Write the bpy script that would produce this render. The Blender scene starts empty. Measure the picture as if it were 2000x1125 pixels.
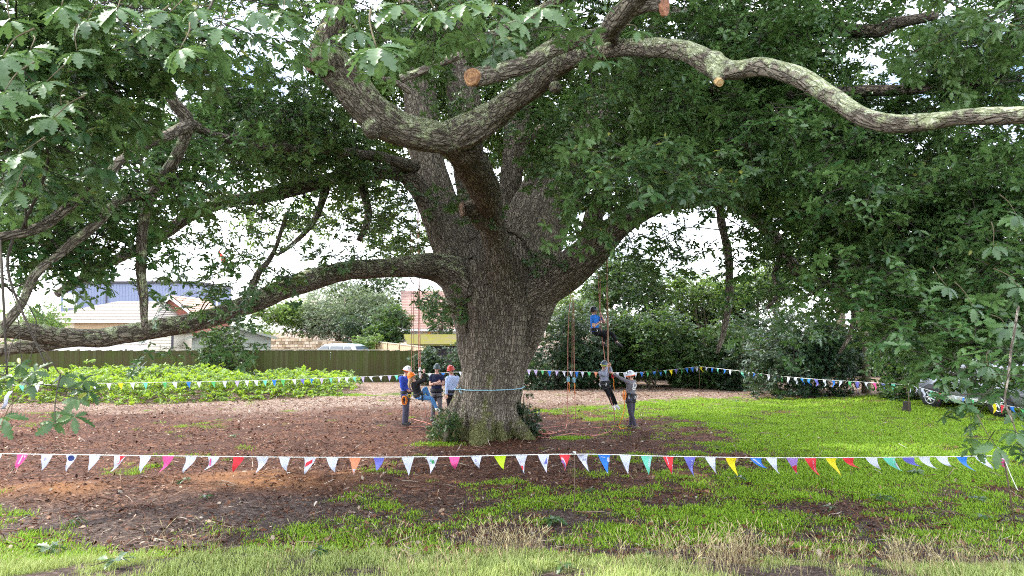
import bpy, bmesh, math, random
import numpy as np
from mathutils import Vector, Matrix, Euler, Quaternion

random.seed(7)
rng = np.random.default_rng(11)
S = bpy.context.scene
COL = S.collection
R = math.radians

# ------------------------------------------------------------------ camera, sky, sun, exposure
CAM_Z, FPX, PITCH = 2.92, 1444.4, R(3.27)
cam_d = bpy.data.cameras.new("camera")
cam_d.sensor_width = 36.0
cam_d.lens = FPX / 2000 * 36
cam_d.clip_start, cam_d.clip_end = 0.05, 3000
cam = bpy.data.objects.new("camera", cam_d)
COL.objects.link(cam)
cam.location = (0, 0, CAM_Z)
cam.rotation_euler = (R(90) + PITCH, 0, 0)
S.camera = cam

SUN_DIR = Vector((-0.80, 0.22, 0.98)).normalized()          # towards the sun: from the left, a little behind the tree
SUN_EL = math.asin(SUN_DIR.z)
SUN_AZ = math.atan2(SUN_DIR.x, SUN_DIR.y)
world = bpy.data.worlds.new("World")
S.world = world
world.use_nodes = True
wn, wl = world.node_tree.nodes, world.node_tree.links
wn.clear()
w_out = wn.new("ShaderNodeOutputWorld")
w_bg = wn.new("ShaderNodeBackground")
w_sky = wn.new("ShaderNodeTexSky")
w_sky.sky_type = 'NISHITA'
w_sky.sun_disc = False
w_sky.sun_elevation = SUN_EL
w_sky.sun_rotation = SUN_AZ
w_sky.air_density = 1.0
w_sky.dust_density = 2.0
w_co = wn.new("ShaderNodeTexCoord")
w_map = wn.new("ShaderNodeMapping")
w_map.inputs['Scale'].default_value = (1, 1, 2.5)
w_noise = wn.new("ShaderNodeTexNoise")
w_noise.inputs['Scale'].default_value = 2.2
w_noise.inputs['Detail'].default_value = 7
w_noise.inputs['Roughness'].default_value = 0.6
w_ramp = wn.new("ShaderNodeValToRGB")
w_ramp.color_ramp.elements[0].position = 0.36
w_ramp.color_ramp.elements[1].position = 0.60
w_mix = wn.new("ShaderNodeMixRGB")
w_mix.inputs[2].default_value = (14.5, 15.0, 16.2, 1)          # bright summer cloud
wl.new(w_co.outputs['Generated'], w_map.inputs[0])
wl.new(w_map.outputs[0], w_noise.inputs['Vector'])
wl.new(w_noise.outputs['Fac'], w_ramp.inputs[0])
wl.new(w_ramp.outputs[0], w_mix.inputs[0])
wl.new(w_sky.outputs[0], w_mix.inputs[1])
wl.new(w_mix.outputs[0], w_bg.inputs['Color'])
w_bg.inputs['Strength'].default_value = 0.15
wl.new(w_bg.outputs[0], w_out.inputs['Surface'])

sun_d = bpy.data.lights.new("sun", 'SUN')
sun_d.energy = 2.5
sun_d.angle = R(0.6)
sun_d.color = (1.0, 0.95, 0.86)
sun = bpy.data.objects.new("sun", sun_d)
COL.objects.link(sun)
sun.rotation_euler = SUN_DIR.to_track_quat('Z', 'Y').to_euler()
sun.location = (-30, 10, 40)

S.view_settings.view_transform = 'Standard'
S.view_settings.look = 'None'
S.view_settings.gamma = 1
S.view_settings.use_curve_mapping = False
S.view_settings.exposure = 1.55
S.render.engine = 'CYCLES'
S.cycles.max_bounces = 7
S.cycles.diffuse_bounces = 4
S.cycles.glossy_bounces = 2
S.cycles.transmission_bounces = 4
S.cycles.transparent_max_bounces = 6
S.cycles.use_denoising = False
S.cycles.filter_width = 1.1

# ------------------------------------------------------------------ helpers
CP, SP = math.cos(PITCH), math.sin(PITCH)
def P(px, py, d):
    """point at distance d (metres along y) that the photograph shows at pixel (px, py) of 2000 x 1125"""
    u, v = (px - 1000) / FPX, (562.5 - py) / FPX
    y, z = CP - v * SP, SP + v * CP
    k = d / y
    return Vector((u * k, d, CAM_Z + z * k))
def px_m(d): return d / FPX
def npP(a): return np.array([P(*q)[:] for q in a])

def vnoise(p, seed=0):
    """value noise in about -1..1 for an (N,3) array"""
    p = np.asarray(p, float)
    i = np.floor(p).astype(np.int64)
    f = p - i
    f = f * f * (3 - 2 * f)
    def h(x, y, z):
        n = (x * 374761393 + y * 668265263 + z * 1274126177 + seed * 974711) & 0xffffffff
        n = ((n ^ (n >> 13)) * 1274126177) & 0xffffffff
        n = ((n ^ (n >> 16)) * 2246822519) & 0xffffffff
        return ((n ^ (n >> 15)) & 0xffff) / 32767.5 - 1
    x, y, z = i.T
    fx, fy, fz = f.T
    r = 0
    for dx in (0, 1):
        for dy in (0, 1):
            for dz in (0, 1):
                w = (fx if dx else 1 - fx) * (fy if dy else 1 - fy) * (fz if dz else 1 - fz)
                r = r + w * h(x + dx, y + dy, z + dz)
    return r
def fbm(p, octs=3, seed=0):
    p = np.asarray(p, float)
    r, a, t = 0, 1, 0
    for k in range(octs):
        r = r + a * vnoise(p * 2 ** k + 17.3 * k, seed + k)
        t += a
        a *= 0.5
    return r / t
def sstep(a, b, x):
    t = np.clip((x - a) / (b - a), 0, 1)
    return t * t * (3 - 2 * t)

def link(o, parent=None):
    COL.objects.link(o)
    if parent is not None: o.parent = parent
    return o
def tag(o, label=None, cat=None, group=None, kind=None):
    if label: o['label'] = label
    if cat: o['category'] = cat
    if group: o['group'] = group
    if kind: o['kind'] = kind
    return o
def empty(name, loc=(0, 0, 0), rz=0):
    o = bpy.data.objects.new(name, None)
    o.location = loc
    o.rotation_euler = (0, 0, rz)
    o.empty_display_size = 0.2
    return link(o)

class MB:
    """collects shapes into one mesh"""
    def __init__(s): s.v, s.f, s.n, s.mi = [], [], 0, []
    def add(s, v, f, mi=0):
        v = np.asarray(v, float).reshape(-1, 3)
        s.v.append(v)
        s.f += [tuple(int(i) + s.n for i in q) for q in f]
        s.mi += [mi] * len(f)
        s.n += len(v)
        return s
    def box(s, lo, hi, mi=0, M=None):
        x0, y0, z0 = lo; x1, y1, z1 = hi
        v = np.array([(x0,y0,z0),(x1,y0,z0),(x1,y1,z0),(x0,y1,z0),(x0,y0,z1),(x1,y0,z1),(x1,y1,z1),(x0,y1,z1)])
        if M is not None: v = np.array([(M @ Vector(q))[:] for q in v])
        return s.add(v, [(0,3,2,1),(4,5,6,7),(0,1,5,4),(1,2,6,5),(2,3,7,6),(3,0,4,7)], mi)
    def tube(s, pts, rad, k=8, cap=True, mi=0):
        v, f = tube(pts, rad, k, cap)
        return s.add(v, f, mi)
    def ell(s, c, axes, nu=12, nv=8, mi=0):
        v, f = ellipsoid(c, axes, nu, nv)
        return s.add(v, f, mi)
    def prism(s, poly, a, b, mi=0):
        """poly: list of 3-d points; swept by vector b-a"""
        n = len(poly)
        v = [Vector(q) + Vector(a) for q in poly] + [Vector(q) + Vector(b) for q in poly]
        f = [tuple(range(n - 1, -1, -1)), tuple(range(n, 2 * n))] + [(i, (i + 1) % n, n + (i + 1) % n, n + i) for i in range(n)]
        return s.add([q[:] for q in v], f, mi)
    def mesh(s, name, mats, smooth=True):
        me = bpy.data.meshes.new(name)
        me.from_pydata(np.concatenate(s.v).tolist() if s.v else [], [], s.f)
        for m in (mats if isinstance(mats, (list, tuple)) else [mats]): me.materials.append(m)
        if any(s.mi): me.polygons.foreach_set('material_index', s.mi)
        me.polygons.foreach_set('use_smooth', [bool(smooth)] * len(me.polygons))
        me.update()
        return me
    def build(s, name, mats, parent=None, smooth=True, bevel=0):
        o = bpy.data.objects.new(name, s.mesh(name, mats, smooth))
        link(o, parent)
        if bevel:
            b = o.modifiers.new("bevel", 'BEVEL')
            b.width = bevel; b.segments = 1; b.limit_method = 'ANGLE'
        return o

def frames(p):
    """tangents and parallel-transported side vectors"""
    p = np.asarray(p, float)
    t = np.gradient(p, axis=0)
    t /= np.maximum(np.linalg.norm(t, axis=1, keepdims=True), 1e-9)
    a = np.array((0, 0, 1.0)) if abs(t[0, 2]) < 0.9 else np.array((1.0, 0, 0))
    u = np.cross(t[0], a); u /= np.linalg.norm(u)
    us = [u]
    for i in range(1, len(p)):
        u = us[-1] - t[i] * np.dot(us[-1], t[i])
        n = np.linalg.norm(u)
        us.append(u / n if n > 1e-6 else us[-1])
    us = np.array(us)
    return t, us, np.cross(t, us)
def tube(pts, rad, k=8, cap=True):
    p = np.asarray([q[:] for q in pts], float)
    n = len(p)
    rad = np.broadcast_to(np.asarray(rad, float), (n,))
    t, u, w = frames(p)
    a = np.linspace(0, 2 * np.pi, k, endpoint=False)
    v = p[:, None] + rad[:, None, None] * (np.cos(a)[None, :, None] * u[:, None] + np.sin(a)[None, :, None] * w[:, None])
    v = v.reshape(-1, 3)
    f = [(i * k + j, i * k + (j + 1) % k, (i + 1) * k + (j + 1) % k, (i + 1) * k + j) for i in range(n - 1) for j in range(k)]
    if cap: f += [tuple(range(k - 1, -1, -1)), tuple((n - 1) * k + j for j in range(k))]
    return v, f
def loft(secs, cap=True):
    """secs: list of equally long rings"""
    k, n = len(secs[0]), len(secs)
    v = np.array([q for s_ in secs for q in s_], float)
    f = [(i * k + j, i * k + (j + 1) % k, (i + 1) * k + (j + 1) % k, (i + 1) * k + j) for i in range(n - 1) for j in range(k)]
    if cap: f += [tuple(range(k - 1, -1, -1)), tuple((n - 1) * k + j for j in range(k))]
    return v, f
def ellipsoid(c, axes, nu=12, nv=8):
    c = np.asarray(c[:], float)
    A = np.array([np.asarray(a[:], float) for a in axes])
    v = [c + A[2]]
    for i in range(1, nv):
        th = np.pi * i / nv
        for j in range(nu):
            ph = 2 * np.pi * j / nu
            v.append(c + A[0] * np.sin(th) * np.cos(ph) + A[1] * np.sin(th) * np.sin(ph) + A[2] * np.cos(th))
    v.append(c - A[2])
    L = len(v) - 1
    f = [(0, 1 + j, 1 + (j + 1) % nu) for j in range(nu)]
    for i in range(nv - 2):
        for j in range(nu):
            a, b = 1 + i * nu + j, 1 + i * nu + (j + 1) % nu
            f.append((a, a + nu, b + nu, b))
    f += [(L, 1 + (nv - 2) * nu + (j + 1) % nu, 1 + (nv - 2) * nu + j) for j in range(nu)]
    return np.array(v), f
def smooth_path(a, n=6):
    """Catmull-Rom resampling of rows (x,y,z,r,...)"""
    a = np.asarray(a, float)
    b = np.vstack([2 * a[0] - a[1], a, 2 * a[-1] - a[-2]])
    out = []
    for i in range(1, len(b) - 2):
        p0, p1, p2, p3 = b[i - 1], b[i], b[i + 1], b[i + 2]
        for t in np.arange(n) / n:
            out.append(0.5 * (2 * p1 + (p2 - p0) * t + (2 * p0 - 5 * p1 + 4 * p2 - p3) * t ** 2 + (3 * p1 - p0 - 3 * p2 + p3) * t ** 3))
    out.append(a[-1])
    return np.array(out)
def remesh(mb, voxel, smooth=0):
    """one continuous surface round all shapes of mb"""
    me = mb.mesh("tmp", [])
    o = bpy.data.objects.new("tmp", me)
    COL.objects.link(o)
    m = o.modifiers.new("r", 'REMESH')
    m.mode = 'VOXEL'; m.voxel_size = voxel; m.adaptivity = 0
    if smooth:
        q = o.modifiers.new("s", 'SMOOTH'); q.iterations = smooth; q.factor = 0.5
    dg = bpy.context.evaluated_depsgraph_get()
    r = bpy.data.meshes.new_from_object(o.evaluated_get(dg))
    bpy.data.objects.remove(o)
    bpy.data.meshes.remove(me)
    return r
def get_co(me):
    a = np.empty(len(me.vertices) * 3)
    me.vertices.foreach_get('co', a)
    return a.reshape(-1, 3)
def set_attr(me, name, typ, data, dom='POINT'):
    a = me.attributes.new(name, typ, dom)
    a.data.foreach_set('vector' if typ == 'FLOAT_VECTOR' else 'value', np.asarray(data).ravel())

# ------------------------------------------------------------------ materials
class NT:
    def __init__(s, name):
        s.m = bpy.data.materials.new(name)
        s.m.use_nodes = True
        s.n, s.l = s.m.node_tree.nodes, s.m.node_tree.links
        s.n.clear()
        s.out = s.n.new("ShaderNodeOutputMaterial")
        s.p = s.n.new("ShaderNodeBsdfPrincipled")
        s.l.new(s.p.outputs[0], s.out.inputs[0])
    def new(s, t, **kw):
        n = s.n.new("ShaderNode" + t)
        for k, v in kw.items(): setattr(n, k, v)
        return n
    def set(s, sock, v):
        if isinstance(v, bpy.types.NodeSocket): s.l.new(v, sock)
        elif isinstance(v, (tuple, list)) and sock.type == 'RGBA' and len(v) == 3: sock.default_value = (*v, 1)
        else: sock.default_value = v
    def attr(s, name, out='Fac'): return s.new("Attribute", attribute_name=name).outputs[out]
    def obj(s): return s.new("TexCoord").outputs['Object']
    def pos(s): return s.new("NewGeometry").outputs['Position']
    def rand(s): return s.new("ObjectInfo").outputs['Random']
    def mapping(s, vec, scale=(1, 1, 1), loc=(0, 0, 0)):
        n = s.new("Mapping")
        s.set(n.inputs[0], vec); n.inputs['Scale'].default_value = scale; n.inputs['Location'].default_value = loc
        return n.outputs[0]
    def noise(s, vec, scale=5, detail=4, rough=0.55, dist=0, out='Fac'):
        n = s.new("TexNoise")
        if vec is not None: s.set(n.inputs['Vector'], vec)
        n.inputs['Scale'].default_value = scale; n.inputs['Detail'].default_value = detail
        n.inputs['Roughness'].default_value = rough; n.inputs['Distortion'].default_value = dist
        return n.outputs[out]
    def voro(s, vec, scale=5, feat='F1', out='Distance', rnd=1):
        n = s.new("TexVoronoi", feature=feat)
        s.set(n.inputs['Vector'], vec); n.inputs['Scale'].default_value = scale; n.inputs['Randomness'].default_value = rnd
        return n.outputs[out]
    def ramp(s, fac, *stops):
        n = s.new("ValToRGB")
        s.set(n.inputs[0], fac)
        e = n.color_ramp.elements
        while len(e) < len(stops): e.new(0.5)
        for q, (pos, c) in zip(e, stops):
            q.position = pos
            q.color = (*c, 1) if isinstance(c, (tuple, list)) else (c, c, c, 1)
        return n.outputs[0]
    def mix(s, fac, a, b, mode='MIX'):
        n = s.new("MixRGB", blend_type=mode)
        s.set(n.inputs[0], fac); s.set(n.inputs[1], a); s.set(n.inputs[2], b)
        return n.outputs[0]
    def math(s, op, a, b=0.0, clamp=False):
        n = s.new("Math", operation=op, use_clamp=clamp)
        s.set(n.inputs[0], a); s.set(n.inputs[1], b)
        return n.outputs[0]
    def bump(s, h, strength=0.5, dist=0.02, normal=None):
        n = s.new("Bump")
        s.set(n.inputs['Height'], h); n.inputs['Strength'].default_value = strength; n.inputs['Distance'].default_value = dist
        if normal is not None: s.set(n.inputs['Normal'], normal)
        s.l.new(n.outputs[0], s.p.inputs['Normal'])
        return n.outputs[0]
    def fin(s, col=None, rough=None, spec=None, metal=None):
        if col is not None: s.set(s.p.inputs['Base Color'], col)
        if rough is not None: s.set(s.p.inputs['Roughness'], rough)
        if spec is not None: s.set(s.p.inputs['Specular IOR Level'], spec)
        if metal is not None: s.set(s.p.inputs['Metallic'], metal)
        return s.m

def c3(c, k): return tuple(min(1, x * k) for x in c)
def plain(name, c, rough=0.6, var=0.18, scale=9, bump=0.15, bdist=0.004, metal=0, spec=0.4):
    t = NT(name)
    v = t.obj()
    col = t.mix(t.noise(v, scale, 5, 0.6), c3(c, 1 - var), c3(c, 1 + var))
    if bump: t.bump(t.noise(v, scale * 6, 3), bump, bdist)
    return t.fin(col, rough, spec, metal)
def fabric(name, c, rough=0.85):
    t = NT(name)
    v = t.obj()
    col = t.mix(t.noise(v, 12, 4, 0.6), c3(c, 0.8), c3(c, 1.15))
    t.bump(t.noise(v, 22, 4, 0.6, 0.6), 0.55, 0.012)
    return t.fin(col, rough, 0.2)
def leaf_mat(name, lo, hi, back=1.5, rough=0.42, trans=0.28, spec=0.45, yellow=0.03, tcol=(0.16, 0.26, 0.04)):
    t = NT(name)
    r = t.rand()
    isl = t.new("NewGeometry").outputs['Random Per Island']
    f = t.math('ADD', t.math('MULTIPLY', r, 0.5), t.math('MULTIPLY', isl, 0.5))
    f = t.math('ADD', f, t.math('MULTIPLY', t.math('SUBTRACT', t.noise(t.pos(), 0.55, 2), 0.5), 0.9), True)
    col = t.mix(f, lo, hi)
    if yellow:
        col = t.mix(t.math('GREATER_THAN', isl, 1 - yellow), col, (0.20, 0.21, 0.035))
    bf = t.new("NewGeometry").outputs['Backfacing']
    pale = tuple(x * back + 0.012 for x in hi)
    col = t.mix(t.math('MULTIPLY', bf, 0.75), col, pale)
    t.fin(col, rough, spec)
    tr = t.new("BsdfTranslucent")
    t.set(tr.inputs['Color'], t.mix(0.75, col, tcol))
    ms = t.new("MixShader")
    ms.inputs[0].default_value = trans
    t.l.new(t.p.outputs[0], ms.inputs[1]); t.l.new(tr.outputs[0], ms.inputs[2])
    t.l.new(ms.outputs[0], t.out.inputs[0])
    return t.m

M = {}
M['oak_leaf'] = leaf_mat("oak_leaf", (0.022, 0.072, 0.020), (0.098, 0.182, 0.048), yellow=0.004, spec=.5, rough=.36, trans=.22, tcol=(0.10, 0.20, 0.05))
M['near_leaf'] = leaf_mat("near_leaf", (0.018, 0.058, 0.019), (0.092, 0.168, 0.048), yellow=0.012, rough=0.42, spec=.5, trans=.24, tcol=(0.12, 0.22, 0.06))
M['inner_leaf'] = leaf_mat("inner_leaf", (0.040, 0.098, 0.022), (0.105, 0.180, 0.035), trans=0.42, yellow=0.01)
M['laurel'] = leaf_mat("laurel", (0.007, 0.026, 0.012), (0.024, 0.058, 0.023), rough=0.46, trans=0.15, yellow=0)
M['bright_leaf'] = leaf_mat("bright_leaf", (0.060, 0.125, 0.022), (0.135, 0.215, 0.040), trans=0.4)
M['pale_leaf'] = leaf_mat("pale_leaf", (0.085, 0.125, 0.075), (0.190, 0.235, 0.140), trans=0.25, yellow=0)
M['mid_leaf'] = leaf_mat("mid_leaf", (0.015, 0.048, 0.013), (0.046, 0.098, 0.025), trans=0.26)
M['bramble_leaf'] = leaf_mat("bramble_leaf", (0.050, 0.125, 0.010), (0.205, 0.340, 0.024), trans=0.42, yellow=0.03, tcol=(0.3, 0.4, 0.03))
M['grass'] = leaf_mat("grass", (0.070, 0.155, 0.006), (0.190, 0.320, 0.020), rough=0.6, trans=0.35, spec=0.2, yellow=0.14, tcol=(0.2, 0.34, 0.02))
M['bank_grass'] = leaf_mat("bank_grass", (0.120, 0.180, 0.035), (0.290, 0.340, 0.110), rough=0.6, trans=0.35, spec=0.2, yellow=0.12, tcol=(0.3, 0.38, 0.08))
M['straw'] = leaf_mat("straw", (0.36, 0.29, 0.14), (0.56, 0.47, 0.27), rough=0.7, trans=0.2, spec=0.2, yellow=0, tcol=(0.5, 0.42, 0.2))
def litter_mat():
    t = NT("litter")
    isl = t.rand()
    col = t.ramp(isl, (0.0, (0.026, 0.011, 0.007)), (0.35, (0.080, 0.030, 0.015)), (0.65, (0.145, 0.060, 0.030)), (0.86, (0.22, 0.12, 0.07)), (0.96, (0.36, 0.28, 0.21)), (1.0, (0.50, 0.45, 0.39)))
    return t.fin(col, 0.75, 0.25)
M['litter'] = litter_mat()
def bark_mat(name, tint=(1, 1, 1)):
    t = NT(name)
    b = t.attr("bark_co", 'Vector')
    wob = t.noise(b, 5.0, 3, 0.6, out='Color')
    n = t.new("VectorMath", operation='MULTIPLY_ADD')
    t.set(n.inputs[0], wob); n.inputs[1].default_value = (0.16, 0.16, 0.14); t.set(n.inputs[2], b)
    bb = n.outputs[0]
    e1 = t.voro(bb, 13.0, 'DISTANCE_TO_EDGE')
    e2 = t.voro(bb, 31.0, 'DISTANCE_TO_EDGE')
    rid = t.math('MULTIPLY', t.math('ABSOLUTE', t.math('SUBTRACT', t.noise(t.mapping(b, (1, 1, .55)), 10, 4, .6, .8), 0.5)), 11.0)
    crack = t.math('MINIMUM', t.math('ADD', t.math('MULTIPLY', e1, 3.6), 0.02), t.math('ADD', t.math('MULTIPLY', e2, 3.0), t.math('MULTIPLY', t.noise(b, 9, 4, .7), 0.75)))
    crack = t.math('MINIMUM', crack, t.math('ADD', rid, 0.05), True)
    plate = t.ramp(crack, (0.0, 0.0), (0.46, 1.0))
    fine = t.noise(b, 34, 6, 0.65)
    big = t.ramp(t.math('ADD', t.math('MULTIPLY', t.noise(t.pos(), 0.8, 4), .55), t.math('MULTIPLY', t.noise(t.mapping(b, (1, 1, .25)), 2.6, 5, .65), .5)), (.33, 0), (.68, 1))
    m1 = t.mix(big, c3((0.29, 0.255, 0.192), 1), c3((0.50, 0.46, 0.365), 1))
    m1 = t.mix(t.math('MULTIPLY', t.math('SUBTRACT', fine, 0.25), 1.3, True), c3((0.19, 0.155, 0.12), 1), m1)
    col = t.mix(plate, (0.095, 0.078, 0.058), m1)
    col = t.mix(1.0, col, tint, 'MULTIPLY')
    lich = t.math('SUBTRACT', t.math('ADD', t.attr("lichen"), t.math('MULTIPLY', t.noise(t.pos(), 5.0, 8, 0.72), 1.7)), 1.30)
    lich = t.math('MULTIPLY', lich, 9.0, True)
    lcol = t.ramp(t.noise(t.pos(), 11, 4, 0.7), (0.3, (0.25, 0.28, 0.13)), (0.5, (0.45, 0.49, 0.28)), (0.7, (0.62, 0.65, 0.47)))
    col = t.mix(t.math('MULTIPLY', lich, 0.92), col, lcol)
    ms = t.math('MULTIPLY', t.math('SUBTRACT', t.math('ADD', t.attr("moss"), t.noise(t.pos(), 3.5, 6, 0.7)), 0.95), 6.0, True)
    col = t.mix(t.math('MULTIPLY', ms, 0.75), col, t.mix(fine, (0.09, 0.11, 0.025), (0.19, 0.20, 0.05)))
    h = t.math('ADD', t.math('MULTIPLY', plate, 1.0), t.math('MULTIPLY', fine, 0.5))
    h = t.math('ADD', h, t.math('MULTIPLY', lich, 0.25))
    t.bump(h, 0.95, 0.045)
    return t.fin(col, 0.9, 0.2)
M['bark'] = bark_mat("bark")
def twig_mat(name, a, b):
    t = NT(name)
    v = t.pos()
    t.bump(t.noise(v, 60, 4), 0.5, 0.01)
    col = t.mix(t.noise(v, 14, 5, 0.7), a, b)
    return t.fin(col, 0.85, 0.2)
M['twig'] = twig_mat("twig", (0.03, 0.025, 0.02), (0.09, 0.078, 0.06))
M['stem'] = twig_mat("stem", (0.055, 0.048, 0.026), (0.12, 0.10, 0.055))
M['trunk2'] = twig_mat("trunk_bark", (0.07, 0.06, 0.045), (0.24, 0.21, 0.14))
def cut_mat(name, a, b, c):
    t = NT(name)
    v = t.obj()
    w = t.new("TexWave", wave_type='RINGS', rings_direction='SPHERICAL')
    t.set(w.inputs['Vector'], v)
    w.inputs['Scale'].default_value = 9; w.inputs['Distortion'].default_value = 2.5; w.inputs['Detail'].default_value = 3
    col = t.mix(w.outputs['Fac'], a, b)
    col = t.mix(t.ramp(t.noise(v, 14, 5, 0.7), (0.45, 0.0), (0.65, 1.0)), col, c)
    t.bump(w.outputs['Fac'], 0.3, 0.01)
    return t.fin(col, 0.8, 0.2)
M['cut_orange'] = cut_mat("cut_orange", (0.30, 0.155, 0.07), (0.42, 0.24, 0.115), (0.17, 0.085, 0.05))
M['cut_yellow'] = cut_mat("cut_yellow", (0.45, 0.30, 0.13), (0.58, 0.42, 0.21), (0.4, 0.25, 0.1))
M['cut_brown'] = cut_mat("cut_brown", (0.18, 0.115, 0.08), (0.30, 0.205, 0.155), (0.09, 0.06, 0.045))
M['cut_red'] = cut_mat("cut_red", (0.30, 0.13, 0.075), (0.42, 0.20, 0.12), (0.16, 0.08, 0.05))
# ------------------------------------------------------------------ ground
TREE = np.array((-1.0, 20.4))
def gheight(x, y):
    x, y = np.asarray(x, float), np.asarray(y, float)
    q = np.stack([x, y, 0 * x], -1).reshape(-1, 3)
    n1 = fbm(q * 0.35, 3, 3).reshape(x.shape)
    n2 = fbm(q * 2.2, 2, 5).reshape(x.shape)
    yy = y + 0.35 * n1 * 1.5
    bank = np.interp(yy, [0, 6.0, 7.6, 8.4, 9.2, 10.4], [1.22, 0.66, 0.47, 0.33, 0.12, 0.0])
    z = bank + 0.06 * n1 * sstep(9, 12, y) + 0.022 * n2
    z += 0.16 * np.exp(-(((x + 8.0) / 1.5) ** 2 + ((y - 13.7) / 0.75) ** 2))
    z += 0.12 * np.exp(-(((x + 4.4) / 1.7) ** 2 + ((y - 14.9) / 0.7) ** 2))
    rr = np.hypot(x - TREE[0], y - TREE[1])
    z += 0.05 * np.exp(-(rr / 2.0) ** 2)
    z += 0.25 * sstep(10, 17, x) * sstep(22, 27, y)
    z += 0.10 * sstep(0, 1.2, 26.2 - y - 0.05 * (x + 14)) * sstep(-9, -12, x) * sstep(18, 22, y)
    z += 0.55 * sstep(42.6, 46.5, y) * sstep(8, -2, x)
    return z
def gz(x, y): return float(gheight(np.array([x]), np.array([y]))[0])
def grass_mask(x, y):
    x, y = np.asarray(x, float), np.asarray(y, float)
    q = np.stack([x, y, 0 * x], -1).reshape(-1, 3)
    xb = np.interp(y, [9.6, 11, 12, 13.4, 14.8, 16.5, 18.5, 20.6, 23, 25.2, 26.0, 29, 31, 34],
                   [-9, -6.0, -4.5, -2.6, 0.2, 2.3, 3.6, 4.1, 3.7, 2.2, 0.9, 1.0, 2.8, 7])
    s = np.clip((x - xb) / 4.2, -1, 1)
    back = sstep(1.5, -1.5, y - np.interp(x, [0, 6, 10, 16, 20], [30.0, 32.0, 32, 31, 30]))
    n = fbm(q * 0.75, 3, 21).reshape(x.shape)
    nf = fbm(q * 2.6, 2, 31).reshape(x.shape)
    right = np.clip(0.18 + 0.68 * s, 0, 0.84) * back * (0.38 + 0.62 * sstep(13.0, 17.0, y + 0.12 * x))
    g = right + 0.62 * n * (1 - 0.45 * sstep(0.5, 1, s) * sstep(14, 18, y)) + 0.50 * nf
    low = sstep(13.5, 10.6, y + 0.12 * (x + 4)) * 0.30
    g = np.where(right <= 0, -0.4 + 0 * g, g)
    g = np.maximum(g, low + 0.75 * n + 0.4 * nf - 0.10)
    bank = sstep(9.7, 9.0, y + 0.3 * n)
    g = np.maximum(g, bank * (np.interp(x / np.maximum(y, 1), [-.7, -.25, 0, .7], [.22, .28, .50, .46]) + 0.95 * n + 0.4 * nf))
    for (cx, cy, rx, ry) in ((-7.6, 33.6, 1.5, 0.9), (-4.6, 34.5, 1.8, 0.8), (-2.6, 36, 1.2, 0.8), (-1.9, 19.1, 0.7, 0.4), (1.6, 20.0, 0.5, 0.3)):
        g = np.maximum(g, 1.1 * np.exp(-(((x - cx) / rx) ** 2 + ((y - cy) / ry) ** 2)) + 0.25 * nf)
    return np.clip(g, 0, 1)

def axis(fine0, fine1, step, far):
    a = np.arange(fine0, fine1 + 1e-6, step)
    up = fine1 + np.geomspace(step * 1.5, far, 34)
    dn = fine0 - np.geomspace(step * 1.5, far, 34)
    return np.concatenate([dn[::-1], a, up])
gx, gy = axis(-20, 22, 0.17, 900), axis(2.5, 40, 0.17, 900)
GX, GY = np.meshgrid(gx, gy)
GZ = gheight(GX, GY)
nx, ny = len(gx), len(gy)
me = bpy.data.meshes.new("ground")
idx = np.arange(nx * ny).reshape(ny, nx)
quads = np.stack([idx[:-1, :-1], idx[:-1, 1:], idx[1:, 1:], idx[1:, :-1]], -1).reshape(-1, 4)
me.from_pydata(np.stack([GX, GY, GZ], -1).reshape(-1, 3).tolist(), [], quads.tolist())
me.polygons.foreach_set('use_smooth', [True] * len(me.polygons))
fx, fy = GX.ravel(), GY.ravel()
set_attr(me, "grass", 'FLOAT', grass_mask(fx, fy))
# orange chips on the mounds with dappled sun in their colour, pale dry leaves towards fence and hedge with the band's sunlight painted in, grey soil near the bank
q2 = np.stack([fx, fy, 0 * fx], -1)
nn = fbm(q2 * 0.5, 3, 41)
mound = 1.3 * np.exp(-(((fx + 8.0) / 1.6) ** 2 + ((fy - 13.4) / 0.7) ** 2)) + 1.2 * np.exp(-(((fx + 4.4) / 1.9) ** 2 + ((fy - 14.6) / 0.7) ** 2))
set_attr(me, "chips", 'FLOAT', np.clip(mound * (.55 + 1.1 * fbm(q2 * 1.3, 3, 45)), 0, 1))
set_attr(me, "sunlit_drift", 'FLOAT', np.clip(sstep(25.5, 30.5, fy - 0.10 * fx + 2.6 * nn) * (1 - 0.0 * fx), 0, 1))
set_attr(me, "soil", 'FLOAT', np.clip(sstep(14.2, 11.2, fy + 2.2 * nn + 0.05 * fx), 0, 1))
t = NT("ground")
pos = t.pos()
n_f = t.noise(t.mapping(pos, (1, 1, 1)), 26, 6, 0.7)
n_m = t.noise(pos, 3.0, 5, 0.6)
vor = t.voro(t.mapping(pos, (1, 1.15, 1)), 22, 'F1', 'Color')
sep = t.new("SeparateColor")
t.set(sep.inputs[0], vor)
mul = t.ramp(sep.outputs[0], (0, (0.020, 0.009, 0.006)), (0.4, (0.062, 0.024, 0.013)), (0.75, (0.122, 0.050, 0.028)), (1, (0.23, 0.115, 0.065)))
mul = t.mix(t.ramp(t.noise(pos, .7, 6, .65), (0.40, 0), (0.62, 1)), mul, t.mix(0.6, mul, (0.036, 0.018, 0.013)))
chips = t.ramp(n_f, (0.3, (0.16, 0.07, 0.028)), (0.55, (0.40, 0.19, 0.075)), (0.75, (0.58, 0.33, 0.15)))  # orange mulch, brightened in colour for the dappled sun on it
mul = t.mix(t.math('MULTIPLY', t.attr("chips"), 0.85), mul, chips)
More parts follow.
